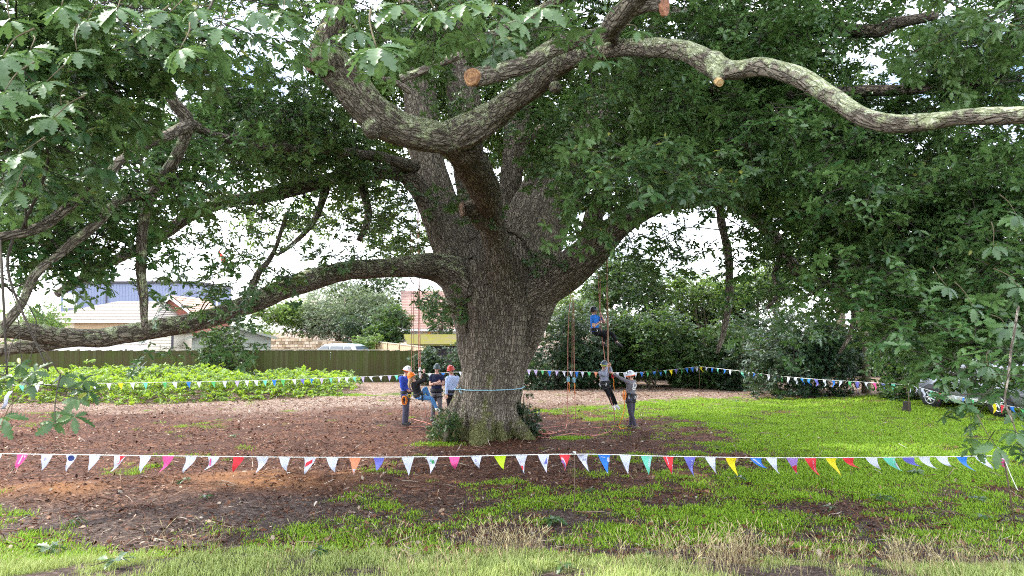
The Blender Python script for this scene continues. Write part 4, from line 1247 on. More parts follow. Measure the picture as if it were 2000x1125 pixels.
b = MB(); b.add([(0, -.05, zt0), (0, .05, zt0), (ln, .05, zt1), (ln, -.05, zt1), (0, -.05, zt0 + .05), (0, .05, zt0 + .05), (ln, .05, zt1 + .05), (ln, -.05, zt1 + .05)], [(0,1,2,3),(7,6,5,4),(0,4,5,1),(1,5,6,2),(2,6,7,3),(3,7,4,0)])
b.build("cap_rail", M['cap'], lf, False)

# ------------------------------------------------------------------ houses
M['white_paint'] = plain("white_paint", (0.78, 0.78, 0.76), 0.6, .06)
M['cream'] = plain("cream_render", (0.66, 0.60, 0.46), 0.85, .08)
M['clad'] = plain("slate_blue_cladding", (0.165, 0.20, 0.30), 0.7, .12, 4)
M['dark_trim'] = plain("dark_trim", (0.035, 0.035, 0.045), 0.6, .1)
M['pale_tile'] = plain("pale_roof_tile", (0.30, 0.27, 0.235), 0.8, .15, 3)
M['tan_tile'] = plain("tan_roof_tile", (0.50, 0.36, 0.27), 0.85, .2, 3)
M['brick'] = plain("red_hung_tile", (0.30, 0.115, 0.08), 0.85, .25, 4)
M['weather'] = plain("beige_weatherboard", (0.50, 0.47, 0.39), 0.8, .1)
M['shed_board'] = plain("grey_green_board", (0.23, 0.25, 0.21), 0.8, .15, 4)
M['glass'] = plain("window_glass", (0.06, 0.08, 0.10), 0.08, .1, 3, 0, spec=.8)
M['net'] = plain("net_curtain", (0.55, 0.62, 0.56), 0.8, .15, 8)
def red_roof():
    t = NT("red_roof_tile")
    v = t.pos()
    c = t.mix(t.ramp(t.noise(v, 2.2, 6, .7), (.35, 0), (.65, 1)), (0.19, 0.115, 0.095), (0.30, 0.205, 0.175))
    c = t.mix(t.ramp(t.voro(v, 3.2, 'F1', 'Color'), (.45, 0), (.75, .8)), c, (0.25, 0.16, 0.135))
    return t.fin(c, .9, .15)
M['red_tile'] = red_roof()
def moss_roof():
    t = NT("mossy_roof")
    v = t.pos()
    c = t.mix(t.ramp(t.noise(v, 2.6, 6, .7), (.36, 0), (.56, 1)), (0.12, 0.10, 0.06), (0.12, 0.115, 0.02))
    t.bump(t.noise(v, 9, 5), .7, .05)
    return t.fin(c, .95, .1)
M['moss_roof'] = moss_roof()
def courses(b, el, er, rl, rr, n, th=.07):
    """overlapping tile courses from an eave edge to a ridge edge"""
    el, er, rl, rr = map(Vector, (el, er, rl, rr))
    nrm = (er - el).cross(rl - el).normalized()
    if nrm.z < 0: nrm = -nrm
    for k in range(n):
        t0, t1 = k / n, (k + 1.12) / n
        p = [el.lerp(rl, t0) + nrm * th, er.lerp(rr, t0) + nrm * th, er.lerp(rr, min(1, t1)) + nrm * .004, el.lerp(rl, min(1, t1)) + nrm * .004]
        q = [el.lerp(rl, t0) - nrm * .02, er.lerp(rr, t0) - nrm * .02]
        b.add([v[:] for v in p + q], [(0, 1, 2, 3), (0, 4, 5, 1)])
def window(parent, x0, x1, z0, z1, y, mull=1, fm='white_paint', pane='glass'):
    w = MB()
    t_ = .07
    w.box((x0, y - .05, z0), (x0 + t_, y + .04, z1)); w.box((x1 - t_, y - .05, z0), (x1, y + .04, z1))
    w.box((x0 + t_, y - .05, z0), (x1 - t_, y + .04, z0 + t_)); w.box((x0 + t_, y - .05, z1 - t_), (x1 - t_, y + .04, z1))
    for k in range(mull):
        xm = x0 + (x1 - x0) * (k + 1) / (mull + 1)
        w.box((xm - .03, y - .045, z0 + t_), (xm + .03, y + .03, z1 - t_))
    o = w.build("window", M[fm], parent, False)
    g_ = MB().box((x0 + .03, y - .01, z0 + .03), (x1 - .03, y + .005, z1 - .03)).build("pane", M[pane], o, False)
    return o
GB = 0.55
def at(px, d): return (px - 1000) * px_m(d)
def zt(py, d): return P(1000, py, d)[2] - GB
# slate blue clad building
d = 72; x0, x1 = at(118, d), at(382, d); zz = zt(549, d)
h = empty("clad_house", (x0, d, GB)); w_ = x1 - x0
tag(h, "tall slate blue timber clad building with a flat roof, farthest left", "house")
MB().box((0, .03, -.3), (w_, 9, zz - .25)).build("wall", M['clad'], h, False)
n = 44
for k in range(n):
    MB().box((k * w_ / n + .008, 0, -.2), ((k + 1) * w_ / n - .008, .026, zz - .25)).build("cladding_board", M['clad'], h, False)
MB().box((-.15, -.12, zz - .25), (w_ + .15, 9.1, zz)).build("roof_edge", M['dark_trim'], h, False)
window(h, at(124, d) - x0, at(150, d) - x0, zt(602, d), zt(572, d), -.05, 0, pane='net')
MB().tube([(at(208, d) - x0, -.1, 0), (at(208, d) - x0, -.1, zz - .3)], .07, 6).build("downpipe", M['dark_trim'], h)
# white bungalow with hipped pale roof
d = 58; x0, x1 = at(40, d), at(300, d)
h = empty("bungalow", (x0, d, GB)); w_ = x1 - x0
tag(h, "low bungalow with pale hipped tile roof in front of the blue building", "house")
ze, zr = zt(625, d), zt(588, d + 4)
MB().box((.4, .5, -.3), (w_ - .4, 8.5, ze)).build("wall", M['cream'], h, False)
b = MB()
A, B_, C_, D_ = (0, 0, ze), (w_, 0, ze), (w_, 9, ze), (0, 9, ze)
r1, r2 = (at(176, d) - x0, 4.5, zr), (w_ - 1.5, 4.5, zr)
courses(b, A, B_, r1, r2, 13); courses(b, D_, A, r1, r1, 13); courses(b, C_, D_, r2, r1, 10); courses(b, B_, C_, r2, r2, 10)
b.build("roof", M['pale_tile'], h, False)
MB().box((-.02, -.05, ze - .22), (w_ + .02, -.012, ze - .02)).build("fascia", M['white_paint'], h, False)
b = MB(); b.box((at(140, d) - x0, .44, zt(642, d)), (at(262, d) - x0, .497, ze - .1)); b.build("timber_panel", M['pale_wood'], h, False)
window(h, 1.0, 2.2, ze - 1.6, ze - .4, .47, 1)
# red hung-tile house with white gable
d = 63; x0, x1 = at(286, d), at(392, d)
h = empty("gabled_house", (x0, d, GB)); w_ = x1 - x0
tag(h, "red tile hung house with white bargeboards on its gable", "house")
ze, zr = zt(622, d), zt(577, d)
b = MB(); b.prism([(0, 0, -.3), (w_, 0, -.3), (w_, 0, ze), (w_ * .45, 0, zr - .25), (0, 0, ze)], (0, .2, 0), (0, 7, 0)); b.build("wall", M['brick'], h, False)
b = MB(); ap = (w_ * .45, -.2, zr)
courses(b, (-.3, -.2, ze - .2), (-.3, 7.2, ze - .2), ap, (ap[0], 7.2, zr), 10); courses(b, (w_ + .3, 7.2, ze - .2), (w_ + .3, -.2, ze - .2), (ap[0], 7.2, zr), ap, 10)
b.build("roof", M['tan_tile'], h, False)
for sx in (-.3, w_ + .3):
    v = Vector((sx, -.23, ze - .25)); a_ = Vector((ap[0], -.23, zr - .04))
    b = MB(); b.prism([v[:], a_[:], (a_ - Vector((0, 0, .28)))[:], (v - Vector((0, 0, .22)))[:]], (0, 0, 0), (0, -.05, 0)); b.build("bargeboard", M['white_paint'], h, False)
for k in range(9):
    z = -.2 + k * (ze + .2) / 9
    MB().box((0, .15, z), (w_, .196, z + .04)).build("tile_course", M['brick'], h, False)
window(h, at(348, d) - x0, at(358, d) - x0, zt(672, d), zt(652, d), .15, 1)
# white garage and beige weatherboard outhouse
d = 48; x0, x1 = at(78, d), at(292, d)
h = empty("garage", (x0, d, GB)); w_ = x1 - x0; zz = zt(666, d)
tag(h, "low white flat roofed garage just above the fence line", "garage")
MB().box((.1, .1, -.3), (w_ - .1, 5, zz - .2)).build("wall", M['white_paint'], h, False)
MB().box((0, 0, zz - .2), (w_, 5.2, zz)).build("roof", M['white_paint'], h, False)
window(h, .25, 1.05, zz - 1.3, zz - .35, .06, 1)
d = 47.5; x0, x1 = at(294, d), at(337, d)
h = empty("outhouse", (x0, d, GB)); w_ = x1 - x0; zz = zt(652, d)
tag(h, "beige weatherboarded outhouse between garage and mossy shed", "outhouse")
MB().box((.03, .04, -.3), (w_, 3, zz)).build("wall", M['weather'], h, False)
for k in range(8):
    z = zz - (k + 1) * .2
    b = MB(); b.add(*loft([[(0, -.01, z), (0, .035, z), (0, .035, z + .2), (0, .02, z + .2)], [(w_, -.01, z), (w_, .035, z), (w_, .035, z + .2), (w_, .02, z + .2)]])); b.build("weatherboard", M['weather'], h, False)
MB().box((w_ - .02, -.03, -.3), (w_ + .10, .05, zz)).build("corner_post", M['dark_trim'], h, False)
MB().box((-.1, -.1, zz), (w_ + .2, 3.1, zz + .06)).build("roof", M['dark_trim'], h, False)
# shed: gable end towards us, mossy left slope
d = 47; x0 = at(455, d)
h = empty("garden_shed", (x0, d, GB), R(22))
tag(h, "grey green boarded shed with a mossy felt roof behind the fence", "shed")
ze, zr = zt(657, d), zt(638, d) 
hw = 2.35
b = MB(); b.prism([(-hw, 0, -.3), (hw, 0, -.3), (hw, 0, ze), (0, 0, zr), (-hw, 0, ze)], (0, .02, 0), (0, 3.6, 0)); b.build("wall", M['white_paint'], h, False)
n = 11
for k in range(n):
    z0 = -.1 + k * (zr - .05) / n; z1 = z0 + (zr - .05) / n - .012
    ws = [min(hw, hw * (zr - z) / (zr - ze)) - .04 if z > ze else hw for z in (z0, z1)]
    if min(ws) < .05: continue
    b = MB(); b.add(*loft([[(-ws[0], -.03, z0), (ws[0], -.03, z0), (ws[0], .018, z0), (-ws[0], .018, z0)], [(-ws[1], -.012, z1), (ws[1], -.012, z1), (ws[1], .018, z1), (-ws[1], .018, z1)]]))
    b.build("board", M['shed_board'], h, False)
for s_ in (-1, 1):
    b = MB(); b.prism([(0, 0, zr + .02), (s_ * (hw + .35), 0, ze - .13), (s_ * (hw + .35), 0, ze - .05), (0, 0, zr + .10)], (0, -.3, 0), (0, 3.8, 0)); b.build("roof", M['moss_roof'], h, False)
    b = MB(); b.prism([(0, 0, zr - .06), (s_ * (hw + .36), 0, ze - .20), (s_ * (hw + .36), 0, ze - .06), (0, 0, zr + .08)], (0, -.34, 0), (0, -.305, 0)); b.build("bargeboard", M['shed_board'], h, False)
b = MB(); b.box((-hw - .03, 1.0, ze - .75), (-hw + .03, 1.7, ze - .2)); b.build("window", M['glass'], h, False)
# big red roofed house
d = 60; x0, x1 = at(766, d), at(925, d)
h = empty("red_roof_house", (x0, d, GB)); w_ = x1 - x0
tag(h, "cream house with a large weathered red tile roof beside the oak", "house")
ze, zr = zt(642, d), zt(568, d + 4.5)
MB().box((1.2, .4, -.3), (w_, 8.4, ze)).build("wall", M['cream'], h, False)
b = MB(); courses(b, (.95, 0, ze), (w_, 0, ze), (0, 4.5, zr), (w_, 4.5, zr), 24, .03); courses(b, (w_, 9, ze), (.9, 9, ze), (w_, 4.5, zr), (0, 4.5, zr), 12)
b.add([(.95, 0, ze - .03), (.9, 9, ze - .03), (0, 4.5, zr - .03)], [(0, 1, 2)])
b.build("roof", M['red_tile'], h, False)
MB().box((.95, -.06, ze - .2), (w_, .02, ze - .01)).build("fascia", M['white_paint'], h, False)
for px0, px1 in ((793, 822), (868, 892)): window(h, at(px0, d) - x0, at(px1, d) - x0, ze - 1.0, ze - .22, .35, 2, pane='net')
MB().box((at(836, d) - x0, .22, ze - .75), (at(840, d) - x0, .39, ze - .3)).build("wall_box", plain("orange_box", (.6, .3, .05)), h, False)
MB().tube([(at(846, d) - x0, .38, ze - .5), (at(846, d) - x0, .30, ze - .5)], .12, 10).build("wall_lamp", M['dark_trim'], h, False)
# mossy roofed hut
d = 46; x0, x1 = at(797, d), at(915, d)
h = empty("hut", (x0, d, GB)); w_ = x1 - x0
tag(h, "low hut with a bright mossy sloping roof above the ivy hedge", "hut")
ze, zr = zt(672, d), zt(653, d + 2)
MB().box((.5, .7, -.3), (w_, 3, ze - .1)).build("wall", M['dark_trim'], h, False)
b = MB(); b.add(*loft([[(0, 0, ze - .12), (w_, 0, ze - .12), (w_, 0, ze), (0, 0, ze)], [(-.6, 2.4, zr - .12), (w_, 2.4, zr - .12), (w_, 2.4, zr), (-.6, 2.4, zr)]])); b.build("roof", M['moss_roof'], h, False)
# stone wall
d = 54; x0, x1 = at(523, d), at(735, d)
h = empty("stone_wall", (x0, d, GB)); w_ = x1 - x0
tag(h, "rough tan stone garden wall behind the parked car", "wall")
def top(x): return float(np.interp(x, [0, w_ * .45, w_], [zt(655, d), zt(664, d), zt(672, d)]))
M['stone'] = NT("rubble_stone").m
t = NT("stone")
c = t.ramp(t.new("NewGeometry").outputs['Random Per Island'], (0, (.22, .16, .10)), (.5, (.42, .32, .21)), (1, (.58, .49, .37)))
t.bump(t.noise(t.obj(), 9, 4), .6, .04)
M['stone'] = t.fin(c, .9, .2)
M['mortar'] = plain("mortar", (.30, .25, .19), .95)
b = MB(); b.prism([(0, 0, -.3), (w_, 0, -.3), (w_, 0, top(w_)), (w_ * .45, 0, top(w_ * .45)), (0, 0, top(0))], (0, .06, 0), (0, .5, 0)); b.build("core", M['mortar'], h, False)
b = MB(); z = -.2; r = random.Random(3)
while z < 2.4:
    hz_ = r.uniform(.14, .24); x = 0
    while x < w_:
        wx = r.uniform(.18, .46)
        if z + hz_ * .7 < top(x):
            b.box((x + .012, r.uniform(-.03, .02), z + .012), (min(w_, x + wx) - .012, .3, z + hz_ - .012))
        x += wx
    z += hz_
o = b.build("stones", M['stone'], h, False, .0); o['kind'] = 'stuff'
# flag pole
d = 66; x = at(424, d)
h = empty("flagpole", (x, d, GB)); zz = zt(478, d)
tag(h, "thin white flagpole with a small red flag left of the tree", "flagpole")
MB().tube([(0, 0, 0), (0, 0, zz)], [.07, .045], 8).build("pole", M['white_paint'], h)
b = MB(); secs = [(i * .12, .05 * math.sin(i * 1.3)) for i in range(7)]
b.add([q for X, Y in secs for q in ((X * .8 + .04, Y, zz - .5 - X * .9), (X * .8 + .04, Y, zz - 1.15 - X * 1.0))], [(2 * i, 2 * i + 2, 2 * i + 3, 2 * i + 1) for i in range(6)])
o = b.build("flag", fabric("red_flag", (.55, .05, .04)), h); o.modifiers.new("t", 'SOLIDIFY').thickness = .01

# ------------------------------------------------------------------ cars
def car_paint(name, c):
    t = NT(name)
    t.p.inputs['Coat Weight'].default_value = .6
    return t.fin(t.mix(t.noise(t.obj(), 3, 4), c3(c, .93), c3(c, 1.05)), .32, .5, .35)
M['tyre'] = plain("tyre", (.018, .018, .018), .85)
M['alloy'] = plain("alloy", (.55, .56, .58), .3, .05, 9, 0, metal=.8)
M['black_plastic'] = plain("black_plastic", (.025, .025, .027), .6)
M['car_glass'] = plain("car_glass", (.03, .04, .045), .05, .1, 3, 0, spec=.9)
M['lamp_red'] = plain("lamp_red", (.4, .02, .02), .2)
M['lamp_clear'] = plain("lamp_clear", (.6, .62, .65), .15)
def make_car(name, label, loc, heading, paint, tall=0.0, rails=False):
    """x forward, y left"""
    root = empty(name, loc, heading)
    tag(root, label, "car")
    def sec(x, zb, zm, zt_, w0, w1, w2):
        pts = [(w0 * .86, zb), (w0, zb + .08), (w1, (zb + zm) / 2), (w1, zm), (w2, zt_ - .03), (w2 * .9, zt_)]
        return [(x, y, z) for y, z in pts] + [(x, -y, z) for y, z in reversed(pts)]
    T = tall
    b = MB()
    b.add(*loft([sec(-2.22, .42, .70, .92 + T, .72, .78, .70), sec(-2.10, .28, .75, .98 + T, .82, .86, .80), sec(-1.3, .24, .78, 1.00 + T, .86, .90, .85), sec(0, .24, .78, .98 + T, .86, .90, .86), sec(.75, .24, .76, .96 + T, .86, .90, .86), sec(1.25, .24, .72, .92 + T * .9, .86, .89, .80), sec(1.95, .26, .66, .80 + T * .9, .82, .85, .70), sec(2.20, .38, .60, .68 + T * .8, .68, .72, .58)]))
    b.build("body", paint, root)
    zr = 1.46 + T
    def gs(x, zb, zt_, wb, wt): return [(x, y, z) for y, z in ((wb, zb), (wt + .05, zt_ - .10), (wt - .04, zt_), (-wt + .04, zt_), (-wt - .05, zt_ - .10), (-wb, zb))]
    b = MB(); z0 = .95 + T
    b.add(*loft([gs(-2.12, z0, z0 + .06, .80, .76), gs(-1.85, z0, zr - .12, .82, .66), gs(-1.5, z0, zr, .83, .64), gs(-.4, z0, zr + .03, .84, .65), gs(.35, z0, zr - .02, .84, .64), gs(1.15, z0 - .03, z0 + .03, .80, .72)]))
    b.build("cabin", paint, root)
    def pane(nm, quad, off):
        q = [Vector(p) for p in quad]
        nrm = (q[1] - q[0]).cross(q[2] - q[0]).normalized() * off
        b = MB(); b.add([(p + nrm)[:] for p in q] + [(p - nrm)[:] for p in q], [(0, 1, 2, 3), (7, 6, 5, 4)] + [(i, i + 4, (i + 1) % 4 + 4, (i + 1) % 4) for i in range(4)])
        return b.build(nm, M['car_glass'], root, False)
    for s in (-1, 1):
        yb, yt = s * .852, s * .715
        for xa, xb, xc, xd in ((-1.85, -1.15, -1.2, -1.62), (-1.07, -.12, -.15, -1.07), (-.02, .92, .42, -.04)):
            pane("side_window", [(xa, yb, z0 + .04), (xb, yb, z0 + .04), (xc, yt, zr - .13), (xd, yt, zr - .13)], .012)
        o = MB().box((-.98, s * .90 - .015, .86 + T), (-.82, s * .90 + .02, .90 + T)).build("door_handle", paint, root, False)
        MB().ell((.72, s * .98, 1.02 + T), ((.07, 0, 0), (0, .10, 0), (0, 0, .07)), 10, 6).build("wing_mirror", M['black_plastic'], root)
        MB().box((-1.0, s * .905 - .02, .34), (1.0, s * .905 + .02, .46)).build("sill", M['alloy'], root, False)
        MB().ell((2.06, s * .60, .70 + T * .8), ((.13, 0, 0), (0, .16, 0), (0, 0, .085)), 10, 6).build("headlight", M['lamp_clear'], root)
        MB().ell((-2.17, s * .72, .86 + T * .8), ((.06, 0, 0), (0, .10, 0), (0, 0, .16)), 10, 6).build("tail_light", M['lamp_red'], root)
        if rails: MB().tube([(-1.6, s * .58, zr + .02), (-1.5, s * .58, zr + .09), (.2, s * .58, zr + .10), (.32, s * .58, zr + .02)], .022, 6).build("roof_rail", M['alloy'], root)
        for x in (1.36, -1.36):
            b = MB(); b.tube([(x, s * .80, .37), (x, s * .915, .37)], .44, 20); b.build("wheel_arch", M['black_plastic'], root)
            w = MB(); w.tube([(x, s * .70, .34), (x, s * .73, .34), (x, s * .90, .34), (x, s * .935, .34)], [.31, .345, .345, .31], 22); wo = w.build("wheel", M['tyre'], root)
            rm = MB(); rm.tube([(x, s * .925, .34), (x, s * .945, .34)], .05, 10)
            for k in range(7):
                a = k * 2 * math.pi / 7
                rm.tube([(x, s * .935, .34), (x + .22 * math.cos(a), s * .94, .34 + .22 * math.sin(a))], [.04, .025], 6)
            an = np.linspace(0, 2 * np.pi, 19)
            rm.tube([(x + .225 * math.cos(a), s * .94, .34 + .225 * math.sin(a)) for a in an], .018, 6, False)
            rm.build("rim", M['alloy'], wo)
    pane("windscreen", [(1.10, -.70, z0 + .05), (1.10, .70, z0 + .05), (.42, .60, zr - .06), (.42, -.60, zr - .06)], .014)
    pane("rear_window", [(-2.10, .68, z0 + .10), (-2.10, -.68, z0 + .10), (-1.88, -.58, zr - .14), (-1.88, .58, zr - .14)], .03)
    MB().box((-2.30, -.78, .36), (-2.18, .78, .56)).build("bumper", M['black_plastic'], root, False, .03)
    MB().box((2.14, -.72, .34), (2.26, .72, .50)).build("bumper", M['black_plastic'], root, False, .03)
    return root
p = P(655, 683, 47.6)
make_car("parked_car", "pale blue grey hatchback whose roof shows above the fence", (p.x, 47.6, 2.92 - 25.5 * px_m(47.6) - 1.49), R(158), car_paint("blue_grey_paint", (.40, .47, .54)))
fw, rw = P(1828, 783, 26.5), P(1946, 797, 24.2)
hd = math.atan2(fw.y - rw.y, fw.x - rw.x)
cx_, cy_ = (fw.x + rw.x) / 2 + .9 * math.sin(hd + math.pi) * -1 * -1, (fw.y + rw.y) / 2
off = Vector((math.cos(hd - math.pi / 2), math.sin(hd - math.pi / 2))) * .85
if off.x < 0: off = -off
cc = ((fw.x + rw.x) / 2 + off.x, (fw.y + rw.y) / 2 + off.y)
make_car("parked_car", "silver four wheel drive half hidden behind hanging oak leaves", (cc[0], cc[1], gz(cc[0], cc[1]) - .02), hd, car_paint("silver_paint", (.17, .18, .205)), .16, True)
# stump beside the bunting on the right
x, y = at(1765, 26.0), 26.0
h = empty("tree_stump", (x, y, gz(x, y)))
tag(h, "squat dark tree stump behind the bunting left of the silver car", "stump")
s = smooth_path(np.array([(0, 0, -.1, .18), (0, 0, .08, .145), (.01, 0, .20, .13), (.01, 0, .33, .125)]), 4)
M['dark_wood'] = plain('dark_wood', (.035, .028, .022), .9)
MB().tube(s[:, :3], s[:, 3], 14).build("trunk", M['dark_wood'], h)
b = MB(); b.tube([(.01, 0, .325), (.01, 0, .345)], [.118, .11], 14); b.build("cut_top", M['dark_wood'], h)
# ------------------------------------------------------------------ people
M['skin'] = plain("skin", (.52, .30, .22), .5, .10, 12, .1)
M['skin_tan'] = plain("skin_tan", (.44, .24, .16), .5, .10, 12, .1)
M['hair_fair'] = plain("fair_hair", (.42, .30, .16), .6, .3, 30)
M['hair_dark'] = plain("dark_hair", (.05, .035, .025), .6, .3, 30)
M['harness'] = plain("black_webbing", (.016, .016, .018), .7)
M['steel'] = plain("steel", (.55, .56, .58), .3, .05, 9, 0, metal=.9)
M['eye'] = plain("eye", (.02, .015, .012), .2)
M['lip'] = plain("lip", (.34, .13, .11), .5)
def V3(a): return np.array(a[:], float)
def un(a): a = V3(a); return a / (np.linalg.norm(a) + 1e-9)
def ell_loft(b, path, wid, dep, lat, k=14):
    """elliptical sections along path; lat: side vector(s)"""
    path = [V3(p) for p in path]
    secs = []
    for i, p in enumerate(path):
        t_ = un(path[min(i + 1, len(path) - 1)] - path[max(i - 1, 0)])
        l_ = lat[i] if isinstance(lat, list) else lat
        l_ = un(l_ - t_ * np.dot(l_, t_))
        f_ = np.cross(t_, l_)
        secs.append([p + l_ * wid[i] * math.cos(a) + f_ * dep[i] * math.sin(a) for a in np.linspace(0, 2 * np.pi, k, endpoint=False)])
    b.add(*loft(secs))
def limb_tube(b, pts, rad, k=10):
    s = smooth_path(np.column_stack([np.array([V3(p) for p in pts]), rad]), 5)
    b.tube(s[:, :3], s[:, 3], k)
def person(label, J, face, sc=1.0, skin='skin', top=None, top_long=True, legs=None, shoes=None, helmet=None, hair=None, harness=True, sleeve=.6, ankle_bare=False, hlm_trim=None, gear=True, female=False):
    """J: joints in world space"""
    J = {k: V3(v) for k, v in J.items()}
    base = J['pelvis'].copy(); base[2] = min(J['toeL'][2], J['toeR'][2])
    root = empty("person", base)
    tag(root, label, "person")
    for k in J: J[k] = J[k] - base
    H, N, PV = J['head'], J['neck'], J['pelvis']
    up = un(H - N)
    fw = un(face); fw = un(fw - up * np.dot(fw, up)); sd = np.cross(up, fw)        # sd: the person's left
    sh = un(J['shL'] - J['shR']); hp = un(J['hipL'] - J['hipR'])
    hl = lambda a, b_, t_: a + (b_ - a) * t_
    chest = hl(PV, N, .70); waist = hl(PV, N, .36)
    lats = [hp, hp, hl(hp, sh, .5), sh, sh, sh]
    fem = .92 if female else 1.0
    W = np.array([.155, .150, .135 * fem, .165 * fem, .150 * fem, .06]) * sc
    D = np.array([.110, .105, .095, .115, .095, .055]) * sc
    tp = [PV - un(N - PV) * .05, hl(PV, N, .12), waist, chest, hl(PV, N, .90), N + (N - PV) * .03]
    b = MB()
    ell_loft(b, tp, W, D, lats)
    # neck, head, jaw, nose, ears
    limb_tube(b, [hl(PV, N, .92), N, H - up * .03 * sc], [.065 * sc, .056 * sc, .055 * sc])
    b.ell(H + up * .015 * sc - fw * .012, (fw * .098 * sc, sd * .076 * sc, up * .108 * sc), 16, 12)
    b.ell(H - up * .062 * sc + fw * .028 * sc, (fw * .062 * sc, sd * .054 * sc, up * .058 * sc), 12, 8)
    b.ell(H - up * .012 * sc + fw * .098 * sc, (fw * .022 * sc, sd * .014 * sc, up * .026 * sc), 8, 6)
    for s_ in (-1, 1): b.ell(H + sd * s_ * .078 * sc - up * .005, (fw * .024 * sc, sd * .012 * sc, up * .034 * sc), 8, 6)
    for q in 'LR':
        S_, E, Hd = J['sh' + q], J['el' + q], J['ha' + q]
        da = un(Hd - E)
        wr = Hd - da * .085 * sc
        limb_tube(b, [hl(S_, N, .25), S_, hl(S_, E, .5), E, hl(E, wr, .35), wr], np.array([.05, .056, .047, .042, .042, .030]) * sc)
        lat_ = un(np.cross(da, fw + .3 * up)); nr = np.cross(lat_, da)
        limb_tube(b, [wr, Hd - da * .03 * sc, Hd + da * .010 * sc], np.array([.030, .038, .034]) * sc, 10)
        for fi, (o_, ln) in enumerate(((-.030, .070), (-.010, .080), (.011, .076), (.031, .060))):
            p0 = Hd - da * .015 * sc + lat_ * o_ * sc
            p1 = p0 + (da * .8 + nr * .25) * ln * .55 * sc
            p2 = p1 + (da * .35 + nr * .9) * ln * .5 * sc
            limb_tube(b, [p0, p1, p2], np.array([.0105, .010, .009]) * sc, 7)
        p0 = Hd - da * .045 * sc + lat_ * -.03 * sc
        p1 = p0 + (-lat_ * .6 + da * .6 + nr * .3) * .045 * sc
        limb_tube(b, [p0, p1, p1 + (da * .6 + nr * .6) * .03 * sc], np.array([.014, .012, .010]) * sc, 7)
        h_, K, A, T = J['hip' + q], J['kn' + q], J['an' + q], J['toe' + q]
        limb_tube(b, [hl(h_, PV, .25), h_, hl(h_, K, .5), K, hl(K, A, .33), A], np.array([.085, .088, .075, .056, .056, .038]) * sc)
        ft = un(T - A)
        limb_tube(b, [A - ft * .03 * sc, hl(A, T, .5), T - ft * .01], np.array([.040, .040, .028]) * sc)
    me = remesh(b, .0095, 2)
    me.polygons.foreach_set('use_smooth', [True] * len(me.polygons)); me.materials.append(M[skin])
    me.name = "body"
    link(bpy.data.objects.new("body", me), root)
    def worn(name, bb, mat, vox=.014, amp=.008, sm=2):
        me = remesh(bb, vox, sm)
        c = get_co(me); nb = np.empty(len(c) * 3); me.vertices.foreach_get('normal', nb)
        c = c + nb.reshape(-1, 3) * (fbm(c * np.array((14, 14, 9)) + 3, 2, len(label)) * amp)[:, None]
        me.vertices.foreach_set('co', c.ravel())
        me.polygons.foreach_set('use_smooth', [True] * len(me.polygons)); me.materials.append(mat); me.name = name
        return link(bpy.data.objects.new(name, me), root)
    # top
    b = MB()
    ell_loft(b, [PV + un(N - PV) * .00, hl(PV, N, .15), waist, chest, hl(PV, N, .90), N + (N - PV) * .01], W * 1.0 + np.array([.028, .028, .032, .024, .022, .012]), D + np.array([.03, .03, .032, .024, .022, .012]), lats)
    for q in 'LR':
        S_, E, Hd = J['sh' + q], J['el' + q], J['ha' + q]
        wr = Hd - un(Hd - E) * .10 * sc
        if top_long: limb_tube(b, [hl(S_, N, .3), S_, hl(S_, E, .5), E, hl(E, wr, .5), wr], np.array([.062, .074, .062, .056, .050, .040]) * sc)
        else: limb_tube(b, [hl(S_, N, .3), S_, hl(S_, E, .4), hl(S_, E, sleeve)], np.array([.062, .074, .068, .064]) * sc)
    worn("top", b, top)
    # trousers
    b = MB()
    ell_loft(b, [PV - un(N - PV) * .06, PV, hl(PV, N, .14)], (W[:3] + .018), (D[:3] + .018), [hp, hp, hp])
    for q in 'LR':
        h_, K, A = J['hip' + q], J['kn' + q], J['an' + q]
        e = hl(K, A, .80 if ankle_bare else .97)
        limb_tube(b, [hl(h_, PV, .3), h_, hl(h_, K, .5), K, hl(K, A, .4), e], (np.array([.092, .104, .090, .073, .070, .058]) if not female else np.array([.09, .098, .084, .066, .062, .048])) * sc)
    worn("trousers", b, legs, .015, .010)
    # shoes
    for q in 'LR':
        A, T = J['an' + q], J['toe' + q]
        ft = un(T - A); flat = ft.copy()
        b = MB()
        limb_tube(b, [A + np.array((0, 0, .02)) - ft * .01, A - ft * .025 + np.array((0, 0, -.025)), hl(A, T, .5), T], np.array([.046, .052, .050, .036]) * sc)
        b2 = MB()
        so = worn("shoe", b, shoes, .012, .002, 1)
    # head things
    for s_ in (-1, 1):
        b = MB(); b.ell(H + sd * s_ * .031 * sc + up * .008 * sc + fw * .083 * sc, (fw * .010, sd * .013, up * .009), 8, 6); b.build("eye", M['eye'], root)
    b = MB(); b.ell(H - up * .060 * sc + fw * .088 * sc, (fw * .008, sd * .024, up * .007), 8, 6); b.build("mouth", M['lip'], root)
    if hair:
        b = MB(); b.ell(H + up * .03 * sc - fw * .03, (fw * .092 * sc, sd * .088 * sc, up * .105 * sc), 14, 10)
        if hair[1]:
            limb_tube(b, [H - fw * .09, H - fw * .12 - up * .06, H - fw * .11 + np.array((0, 0, -.20)), H - fw * .09 + np.array((0, 0, -.32))], [.05, .05, .045, .015])
        worn("hair", b, M[hair[0]], .012, .006)
